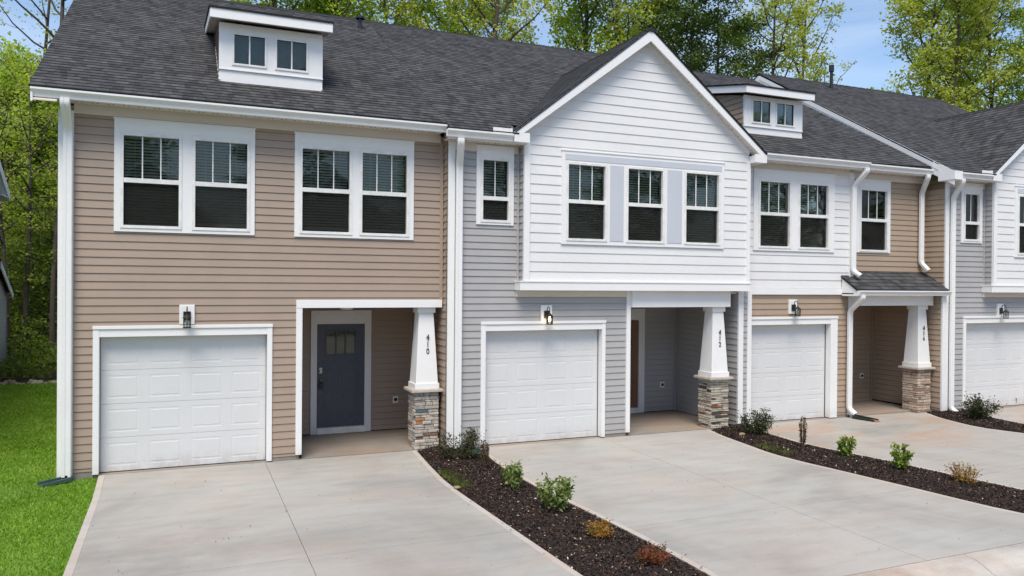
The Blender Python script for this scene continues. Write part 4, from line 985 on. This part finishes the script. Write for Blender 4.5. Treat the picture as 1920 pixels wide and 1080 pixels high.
# grass blades
def grass(name, x0, x1, y0, y1, n, rng, h=(.022, .05), z=-.05, keep=None):
    P = np.stack([rng.uniform(x0, x1, n), rng.uniform(y0, y1, n), np.full(n, z)], 1)
    if keep is not None: P = P[keep(P)]
    n = len(P); a = rng.uniform(0, 2*np.pi, n); w_ = rng.uniform(.006, .012, n)*(1+np.clip((P[:, 1]+6)/12, 0, 1.6)); hh = rng.uniform(*h, n); ln = rng.normal(0, .022, (n, 2))
    V = np.empty((n, 3, 3)); d = np.stack([np.cos(a)*w_, np.sin(a)*w_, np.zeros(n)], 1)
    V[:, 0] = P-d; V[:, 1] = P+d; V[:, 2] = P; V[:, 2, :2] += ln; V[:, 2, 2] += hh
    return npmesh(name, V.reshape(-1, 3), np.arange(3*n).reshape(n, 3), M['grass_blade'], k=3)
rng = np.random.default_rng(8)
def kp(P): return ((P[:, 0] < -1.74) | (P[:, 1] < 0)) & (rng.uniform(size=len(P)) < np.clip(1.15-(P[:, 1]+6)/22, .22, 1))
tag(grass('grass', -9, -1.115, -7.3, 12.8, 330000, rng, keep=kp), 'short bright green grass covering the lawn left of the driveway', 'grass', kind='stuff')

# mulch beds
def bed(xl, xr, ytop, ybot, seed, label):
    rng = np.random.default_rng(seed); ny, nx = int((ytop-ybot)/.05), 26
    ys = np.linspace(ytop, ybot, ny); V = []
    for y in ys:
        a, b = interp(xl, y), interp(xr, y); t = np.linspace(0, 1, nx)
        x = a+(b-a)*t; z = -.03+.075*np.sin(np.pi*np.clip(t, 0, 1))**.6+rng.uniform(-.012, .012, nx)
        V.append(np.stack([x, np.full(nx, y), z], 1))
    V = np.concatenate(V); i = np.arange((ny-1)*(nx-1)); r, c = i//(nx-1), i % (nx-1); a = r*nx+c
    o = npmesh('mulch_bed', V, np.stack([a, a+nx, a+nx+1, a+1], 1), M['mulch']); tag(o, kind='structure')
    n = int(3000*(ytop-ybot)); y = rng.uniform(ybot, ytop, n); t = rng.uniform(.0, 1.0, n)
    A_ = np.array([interp(xl, v) for v in y]); B_ = np.array([interp(xr, v) for v in y]); x = A_+(B_-A_)*t; z = -.03+.075*np.sin(np.pi*t)**.6+rng.uniform(.0, .02, n)
    spill = rng.uniform(size=n) < .02; x = x+spill*rng.normal(0, .09, n)
    Vc, Fc = leaf_quads(np.stack([x, y, z], 1), .038, rng, .42, .8, .12)
    tag(npmesh('mulch_chips', Vc, Fc, M['chips']), label, 'mulch', kind='stuff')
bed(m1L, m1R, -.02, -7.33, 1, 'dark bark mulch with pale chips between the first two driveways')
bed(m2L, m2R, -.2, -7.33, 2, 'dark bark mulch strip between the second and third driveways')
bed(m3L, m3R, -.3, -7.33, 3, 'dark bark mulch strip beyond the stone column of number 416')
f = MB(); f.box(4.22, 4.31, -.02, .4, -.1, .0); tag(f.build('mulch_bed', M['mulch']), kind='structure')

# splash blocks under downspouts: open green plastic troughs
def splash(loc, rz, label, L=.50, W=.22, m_=None, clay=False):
    m = MB(); h = .055
    m.hexa([(-W*.38, 0, 0), (W*.38, 0, 0), (W/2, -L, 0), (-W/2, -L, 0)][::-1], [(-W*.38, 0, .014), (W*.38, 0, .014), (W/2, -L, .008), (-W/2, -L, .008)][::-1])
    for s in (-1, 1): m.hexa([(s*W*.38, 0, .008), (s*(W*.38+.022), 0, .008), (s*(W/2+.022), -L, .004), (s*W/2, -L, .004)], [(s*W*.38, 0, h+.02), (s*(W*.38+.022), 0, h+.02), (s*(W/2+.022), -L, h*.8), (s*W/2, -L, h*.8)])
    m.box(-W*.40, W*.40, 0, .022, 0, .085)
    o = m.build('splash_block', m_ or M['plastic'], bevel=.005); o.location = loc; o.rotation_euler = (0, 0, rz)
    if clay:
        k = MB(); k.hexa([(-W*.42, -L*.55, .01), (W*.42, -L*.55, .01), (W*.5, -L*1.12, .0), (-W*.5, -L*1.12, .0)][::-1], [(-W*.30, -L*.62, .03), (W*.30, -L*.62, .03), (W*.35, -L*1.02, .022), (-W*.35, -L*1.02, .022)][::-1]); k.build('clay', M['clay'], o, bevel=.008)
    return tag(o, label, 'splash block', 'splash blocks under the downspouts')
splash((-1.56, -.07, -.035), R(-62), 'green plastic splash block lying on the lawn at the left house corner', .40, .18)
splash((13.93, -.30, .005), R(14), 'dark green splash block full of clay on the driveway of number 416', .50, .17, M['dark_plastic'], True)
splash((4.62, -.36, .04), R(6), 'green splash block half hidden behind the dark shrub left of the lit garage', .5)
splash((16.80, -.78, .04), R(30), 'dark splash block in the far mulch behind the round dark shrub', .5, .2, M['dark_plastic'])
# stones
def stone(name, loc, r, seed, label, m=None, sq=.6):
    import bmesh
    bm = bmesh.new(); bmesh.ops.create_icosphere(bm, subdivisions=2, radius=r); rn = random.Random(seed)
    for v in bm.verts: v.co *= rn.uniform(.8, 1.12); v.co.z *= sq; v.co.x *= 1.3
    me = bpy.data.meshes.new(name); bm.to_mesh(me); bm.free(); me.materials.append(m or M['rock'])
    o = bpy.data.objects.new(name, me); col.objects.link(o); o.location = loc; o.rotation_euler = (0, 0, rn.uniform(0, 6)); return tag(o, label, 'stone', None)
stone('stone', (10.10, -1.12, .055), .062, 4, 'pale flat stone on the mulch beside the dark shrub at column 412')
stone('stone', (3.66, -2.70, .02), .05, 6, 'small pale stone on the driveway edge left of the twiggy shrub', sq=.4)
rn = random.Random(5)
V = []; Fq = []; rng = np.random.default_rng(12)
mb = MB()
for i in range(90):
    x = -11+i*.11+rn.uniform(-.05, .05); y = 12.95+rn.uniform(-.15, .35); r = rn.uniform(.04, .13); b0 = len(mb.v)
    P = [(x+r*1.4*math.cos(a+.3*rn.random()), y+r*math.sin(a)) for a in (0, 1.05, 2.1, 3.14, 4.2, 5.2)]
    mb.hexa([(p[0], p[1], -.06) for p in P], [(x+(p[0]-x)*.6, y+(p[1]-y)*.6, -.05+r*rn.uniform(.5, 1)) for p in P])
tag(mb.build('rock_edging', M['rock'], bevel=.01), 'row of pale rocks and rubble along the back edge of the lawn', 'rocks', kind='stuff')

# ================================================================== PLANTS
def shrub(loc, h, rad, label, m, n, seed, leaf=.05, stems=9, aspect=.45, shape='round', cat='shrub', group='young shrubs in the mulch beds', low=.15, up=.2):
    rng = np.random.default_rng(seed); o = empty('shrub', loc, label, cat, group); P = []; st = MB()
    for i in range(stems):
        a = rng.uniform(0, 2*np.pi); r = rad*(rng.uniform(.25, 1)**.7); top = h*rng.uniform(.72, 1.0)*(1-.35*(r/rad)**2 if shape != 'spike' else 1)
        if shape == 'spike': r *= .55
        p0 = np.array([np.cos(a)*rad*.12, np.sin(a)*rad*.12, 0]); p2 = np.array([np.cos(a)*r, np.sin(a)*r, top]); p1 = (p0+p2)/2+np.array([np.cos(a), np.sin(a), 0])*rad*.12+rng.normal(0, .015, 3)
        ts = np.linspace(0, 1, 6); pts = [(1-t)**2*p0+2*t*(1-t)*p1+t*t*p2 for t in ts]; st.tube([tuple(p) for p in pts], .0045, 5)
        k = n//stems; t = rng.uniform(low, 1, k)[:, None]; q = (1-t)**2*p0+2*t*(1-t)*p1+t*t*p2
        q = q+rng.normal(0, rad*(.16 if shape != 'spike' else .10), (k, 3))*np.array([1, 1, .7]); P.append(q)
    P = np.concatenate(P); P[:, 2] = np.clip(P[:, 2], .015, None)
    st.build('stem', M['stem'], o); V, Fq = leaf_quads(P, leaf, rng, aspect, up); npmesh('foliage', V, Fq, m, o)
    return o
shrub((4.28, -1.10, .03), .58, .40, 'dark green shrub with loose upright twigs beside the lit garage of 412', M['bush_dark'], 1500, 1, .045, 16)
shrub((4.42, -1.85, .03), .47, .13, 'brown twiggy upright shrub right beside the dark shrub at garage 412', M['bush_twig'], 480, 2, .035, 12, shape='spike')
shrub((4.37, -3.10, .04), .42, .22, 'light green leafy shrub, third from the house in the nearest mulch bed', M['bush_light'], 420, 3, .07, 10)
shrub((4.42, -4.35, .04), .53, .23, 'tallest light green leafy shrub in the middle of the nearest mulch bed', M['bush_light'], 640, 4, .075, 13)
shrub((4.43, -5.45, .04), .23, .18, 'low yellow-orange shrub in the nearest mulch bed', M['bush_orange'], 800, 5, .03, 14)
shrub((4.54, -6.40, .04), .21, .20, 'low red-tipped shrub nearest the street', M['bush_red'], 900, 6, .03, 14)
shrub((10.47, -1.15, .03), .55, .36, 'dark green shrub beside the stone column of 412', M['bush_dark'], 1700, 7, .05, 16)
shrub((10.32, -2.5, .04), .58, .11, 'narrow upright twiggy shrub, second in the middle mulch bed', M['bush_twig'], 420, 8, .04, 10, shape='spike')
shrub((10.55, -3.3, .04), .38, .15, 'bright green bushy shrub, third in the middle mulch bed', M['bush_bright'], 300, 9, .085, 9)
shrub((10.60, -4.33, .04), .46, .16, 'bright green taller shrub left of the orange one in the middle bed', M['bush_bright'], 340, 10, .085, 10)
shrub((10.81, -5.3, .04), .33, .25, 'rusty orange shrub at the right end of the middle mulch bed', M['bush_orange'], 700, 11, .035, 16)
shrub((16.35, -1.55, .04), .62, .36, 'round dark green shrub in front of the far right garage', M['bush_dark'], 1800, 12, .055, 16)
def weeds(loc, rx, ry, n, seed, label):
    rng = np.random.default_rng(seed); o = grass('weeds', -1, 1, -1, 1, n, rng, (.03, .09), 0)
    o.scale = (rx, ry, 1); o.location = loc; o.data.materials.clear(); o.data.materials.append(M['leaf_u']); tag(o, label, 'weeds', kind='stuff')
weeds((3.80, -2.25, .0), .13, .55, 900, 1, 'thin weedy grass along the left edge of the nearest mulch bed')
weeds((9.86, -2.35, .0), .14, .40, 700, 2, 'thin weedy grass at the bend of the middle mulch bed')

# ------------------------------------------------------------------ trees
def tree_mesh(seed, H=20, crown0=.35, spread=4.2, limbs=26, per=26, csize=.8, leafs=36, leaf=.2, lm=None, rise=.9, lean=.3, trunk_r=.2, top_open=.0, top=1.0):
    rng = np.random.default_rng(seed); st = MB(); C = []
    n = 12; ax = rng.uniform(0, 6.28); pts = []
    for i in range(n+1):
        t = i/n; pts.append(np.array([math.cos(ax)*lean*t*t*2+math.sin(t*7+seed)*.15*t, math.sin(ax)*lean*t*t*2+math.cos(t*6+seed)*.15*t, -.3+(H+.3)*t]))
    def tapered(P, r0, r1, seg=6):
        for a, b, i in zip(P, P[1:], range(len(P)-1)):
            ra = r0+(r1-r0)*i/(len(P)-1); rb = r0+(r1-r0)*(i+1)/(len(P)-1); d = Vector(b-a).normalized(); s = d.cross(Vector((.3, .2, 1)).cross(d)); u = d.cross(Vector((.31, .87, .1))).normalized(); v = d.cross(u)
            lo = [tuple(Vector(a)+(u*math.cos(2*math.pi*k/seg)+v*math.sin(2*math.pi*k/seg))*ra) for k in range(seg)]; hi = [tuple(Vector(b)+(u*math.cos(2*math.pi*k/seg)+v*math.sin(2*math.pi*k/seg))*rb) for k in range(seg)]
            b0 = len(st.v); st.v += lo+hi
            for k in range(seg): k2 = (k+1) % seg; st.f.append((b0+k, b0+k2, b0+seg+k2, b0+seg+k)); st.m.append(0)
    tapered(pts, trunk_r, .03, 8)
    def at(t): i = min(int(t*n), n-1); return pts[i]+(pts[i+1]-pts[i])*(t*n-i)
    for j in range(limbs):
        t = crown0+(1-crown0)*((j+rng.uniform(0, 1))/limbs)*.97; a = j*2.4+rng.uniform(-.5, .5)
        L = spread*(.35+.75*math.sin(math.pi*min(1, (1.05-t)/(1.05-crown0))**.8))*rng.uniform(.65, 1.15)
        p = at(t); d = np.array([math.cos(a), math.sin(a), rise*rng.uniform(.6, 1.2)]); d /= np.linalg.norm(d); P = [p]
        for k in range(6):
            d = d+np.array([0, 0, .09])+rng.normal(0, .13, 3); d /= np.linalg.norm(d); P.append(P[-1]+d*L/6)
        r0 = trunk_r*(1-t)*.55+.025; tapered(P, r0, .012, 5)
        for k in range(per):
            q = rng.uniform(.22, 1)**.8; i = min(int(q*6), 5); b = P[i]+(P[i+1]-P[i])*(q*6-i); dd = rng.normal(size=3); dd[2] = abs(dd[2])*.5; dd /= np.linalg.norm(dd); e = b+dd*rng.uniform(.3, csize*1.3)*(1.2-.5*q)
            if k % 2 == 0: tapered([b, (b+e)/2+rng.normal(0, .05, 3), e], .014, .006, 3)
            m = int(leafs*rng.uniform(.4, 1.5)); sg = csize*rng.uniform(.22, .42)
            C.append(e+rng.normal(0, 1, (m, 3))*np.array([sg, sg, sg*.55]))
    C = np.concatenate(C); V, Fq = leaf_quads(C, leaf, rng, .75, .5, .12)
    tr = st.build('trunk', M['bark']); cr = npmesh('crown', V, Fq, lm)
    d0, d1 = tr.data, cr.data; bpy.data.objects.remove(tr); bpy.data.objects.remove(cr); return d0, d1
KIND = {
 'a': tree_mesh(1, 21, .34, 3.7, 32, 18, .85, 31, .18, M['leaf_a']),
 'b': tree_mesh(2, 21, .30, 4.2, 32, 17, .9, 29, .18, M['leaf_b'], lean=.8),
 'c': tree_mesh(3, 22, .42, 3.9, 27, 13, .8, 24, .17, M['leaf_b'], rise=.7, lean=.5),
 's': tree_mesh(4, 20, .45, 3.8, 18, 7, .7, 16, .14, M['leaf_b'], rise=.6, lean=.6),
 'd': tree_mesh(5, 19, .30, 3.6, 34, 22, .8, 34, .15, M['leaf_d'], rise=.45),
 'w': tree_mesh(6, 12, .34, 3.6, 30, 18, .85, 30, .17, M['leaf_a'], rise=.5, trunk_r=.16),
 'u': tree_mesh(7, 6.5, .12, 2.4, 18, 12, .8, 24, .13, M['leaf_u'], rise=.35, trunk_r=.07),
}
CX, CY, CZ = 0, -13.3, 2.97
def px_to(px, Y):
    """ground X of the picture column px at depth Y (used to lay out the wood behind the houses)"""
    return (Y-CY)*math.tan(math.radians(YAW)+math.atan((px-960)/F_PX))
def plant(kind, X, Y, H, rz, label, group='tall trees rising behind the houses', z=-.15, wide=1.0):
    t = empty('tree', (X, Y, z), label, 'tree', group, rz); b = {'a': 21, 'b': 21, 'c': 22, 's': 20, 'd': 19, 'w': 12, 'u': 6.5}[kind]; k = H/b; t.scale = (k*wide, k*wide, k)
    for nm, me in zip(('trunk', 'crown'), KIND[kind]):
        o = bpy.data.objects.new(nm, me); col.objects.link(o); o.parent = t
    return t
TREES = [
 # kind, px, Y, H, label
 ('w', 35, 23, 10.6, 'leafy green tree filling the left edge above the neighbouring rake end'),
 ('w', 92, 25, 11.4, 'leafy green tree just left of the white corner board, tops below the eave'),
 ('w', -40, 27, 11.6, 'leafy green tree mostly beyond the left edge of the picture'),
 ('w', 130, 28, 11.9, 'leafy tree hidden for the most part behind the end townhouse'),
 ('s', 52, 30, 19.5, 'sparse thin tree against the sky left of the first roof, upper twigs only'),
 ('s', 118, 27, 21.5, 'sparse tree with a dark forked branch touching the left roof edge'),
 ('s', 14, 17.5, 9.5, 'thin bare-trunked young tree at the lawn edge beside the neighbouring wall'),
 ('s', 48, 18.5, 10.5, 'slender young tree with bare lower trunk in the middle of the left wood'),
 ('s', 98, 18.0, 10.5, 'slender dark-trunked tree at the lawn edge close to the white corner board'),
 ('a', 500, 23, 21, 'green tree top showing over the ridge right of the left dormer'),
 ('b', 565, 26, 23, 'dense yellow-green tree over the ridge above the second double window'),
 ('a', 640, 22, 20.5, 'rounded green tree top left of the first gap of sky'),
 ('b', 760, 25, 21.5, 'green tree right of the first gap of sky, behind the roof vent'),
 ('a', 835, 27, 25, 'tall dense tree with several upright stems behind the middle roof'),
 ('c', 905, 21, 24, 'tree with one straight bare dark trunk showing between the leaves'),
 ('b', 950, 29, 19.5, 'low green tree crown left of the long arching branch'),
 ('a', 1085, 25, 25.5, 'tall bright green tree left of the white gable peak'),
 ('c', 1150, 23, 23, 'thin-leaved tree directly behind the white gable peak, left side'),
 ('a', 1215, 28, 25, 'green tree partly hidden by the white gable peak'),
 ('d', 1275, 23, 20.5, 'dark evergreen-like tree right of the white gable peak'),
 ('d', 1345, 25, 20.2, 'second dark tree behind the small dormer of 416, sloping to the right'),
 ('c', 1430, 23, 22, 'light open tree between the dark trees and the sky gap'),
 ('c', 1490, 26, 24.5, 'tall open tree with thin dark trunk left of the black vent pipe'),
 ('s', 1545, 24, 17, 'wispy low tree with scattered leaves in the sky gap by the vent pipe'),
 ('b', 1712, 24, 24.5, 'broad yellow-green tree right of the sky gap with long drooping twigs'),
 ('c', 1765, 22, 25, 'tree with thick crooked dark trunk above the right roof'),
 ('a', 1800, 26, 26, 'tall green tree behind the crooked trunk at the right'),
 ('b', 1862, 22, 24, 'yellow-green tree with upright dark trunk near the right edge'),
 ('a', 1925, 20, 20, 'bright green dense tree at the right edge of the picture'),
 ('a', 2010, 23, 23, 'green tree just beyond the right edge of the picture'),
]
for i, (k, px, Y, H, lb) in enumerate(TREES): plant(k, px_to(px, Y), Y, H, i*1.7, lb)
# lower growth on the edge of the wood, left
for i, (px, Y, H) in enumerate([(-60, 18.5, 5.5), (5, 22, 6.5), (60, 19.5, 4.6), (120, 20, 5.4), (75, 25, 9), (20, 26, 9.5)]):
    plant('u', px_to(px, Y), Y, H, i*2.1, 'bushy young tree of the undergrowth at the back edge of the lawn', 'undergrowth trees at the lawn edge', wide=1.15)
rng = np.random.default_rng(77)
# leafy ground cover and distant wood, nobody could count it
def mass(name, n, x0, x1, y0, y1, zf, m, leaf, label):
    x = rng.uniform(x0, x1, n); y = rng.uniform(y0, y1, n); z = -.1+zf(x, y)*rng.uniform(0, 1, n)**.8
    V, Fq = leaf_quads(np.stack([x, y, z], 1), leaf, rng, .7, .4); tag(npmesh(name, V, Fq, m), label, 'undergrowth', kind='stuff')
mass('undergrowth', 26000, -16, 2, 14.5, 20, lambda x, y: .5+1.1*(np.sin(x*1.9+y)*.5+.5)*(y-14)/4, M['leaf_u'], .12, 'low leafy undergrowth at the foot of the wood behind the lawn')
mass('distant_wood', 30000, -34, -2, 32, 40, lambda x, y: 8+1.5*np.sin(x*.9), M['leaf_d'], .40, 'dark depth of the wood behind the left trees')

# ================================================================== ACROSS THE STREET (seen in the window glass)
def far_house(x, wd, m, label, seed):
    H = empty('house_across_street', (x, -30, 0), label, 'house', 'houses across the street')
    f = MB(); siding(f, (0, 0, 0), (1, 0, 0), (0, 1, 0), 0, wd, 0, 8.6, .20, [(wd*.12, wd*.12+1.8, 3.7, 5.3), (wd*.6, wd*.6+1.8, 3.7, 5.3), (wd*.1, wd*.1+2.5, -1, 2.2)], lambda z: (0, wd) if z < 5.6 else ((z-5.6)*wd/6, wd-(z-5.6)*wd/6)); f.build('front_wall', m, H)
    f = MB(); f.box(.05, wd-.05, -9, -.08, 0, 5.6); f.build('house_body', m, H)
    r = MB(); zt = 5.6+wd/2*.95
    for sx in (0, 1):
        a, b = (-.3, wd/2) if sx == 0 else (wd+.3, wd/2); r.hexa([(a, -9.3, 5.35), (b, -9.3, zt), (b, .35, zt), (a, .35, 5.35)], [(a, -9.3, 5.45), (b, -9.3, zt+.1), (b, .35, zt+.1), (a, .35, 5.45)])
    r.build('roof', M['shingle'], H)
    t = MB()
    for a, b in ((-.3, wd/2), (wd+.3, wd/2)): t.hexa([(a, .36, 5.2), (b, .36, zt-.15), (b, .40, zt-.15), (a, .40, 5.2)], [(a, .36, 5.45), (b, .36, zt+.1), (b, .40, zt+.1), (a, .40, 5.45)])
    t.build('rake_board', M['trim'], H)
    for xx in (wd*.12, wd*.6): w_ = MB(); w_.box(xx, xx+1.8, -.04, .03, 3.7, 5.3); w_.build('window', M['trim'], H); w_ = MB(); w_.box(xx+.15, xx+1.65, .031, .036, 3.85, 5.15); w_.build('pane', M['tealback'], H)
    d = MB(); d.box(wd*.1, wd*.1+2.5, -.04, .0, 0, 2.2); d.build('garage_door', M['garage'], H)
    return H
far_house(-14, 7.5, M['grey'], 'grey gabled house standing across the street behind the viewer, left', 1)
far_house(-5.5, 7.5, M['tan'], 'tan gabled house standing across the street behind the viewer, middle', 2)
far_house(4, 7.5, M['hardie'], 'white gabled house standing across the street behind the viewer, right', 3)
for i, (x, y, H) in enumerate([(-22, -42, 15), (-13, -44, 16), (-3, -43, 15), (7, -44, 17), (15, -38, 16), (22, -40, 17), (29, -37, 16), (36, -41, 17), (43, -38, 16), (51, -42, 17), (60, -38, 16)]):
    plant('d' if i % 2 else 'a', x, y, H, i*1.3, 'tall tree across the street behind the viewer', 'trees across the street', wide=1.5)

rng = np.random.default_rng(5); n = 420
x = rng.uniform(-1, 20, n); y = -7.2+7*rng.uniform(0, 1, n)**.7; V, Fq = leaf_quads(np.stack([x, y, np.full(n, .012)], 1), .022, rng, .5, 3, .1)
tag(npmesh('leaf_litter', V, Fq, M['chips']), 'scattered bits of bark and dry leaf lying on the driveways', 'litter', kind='stuff')
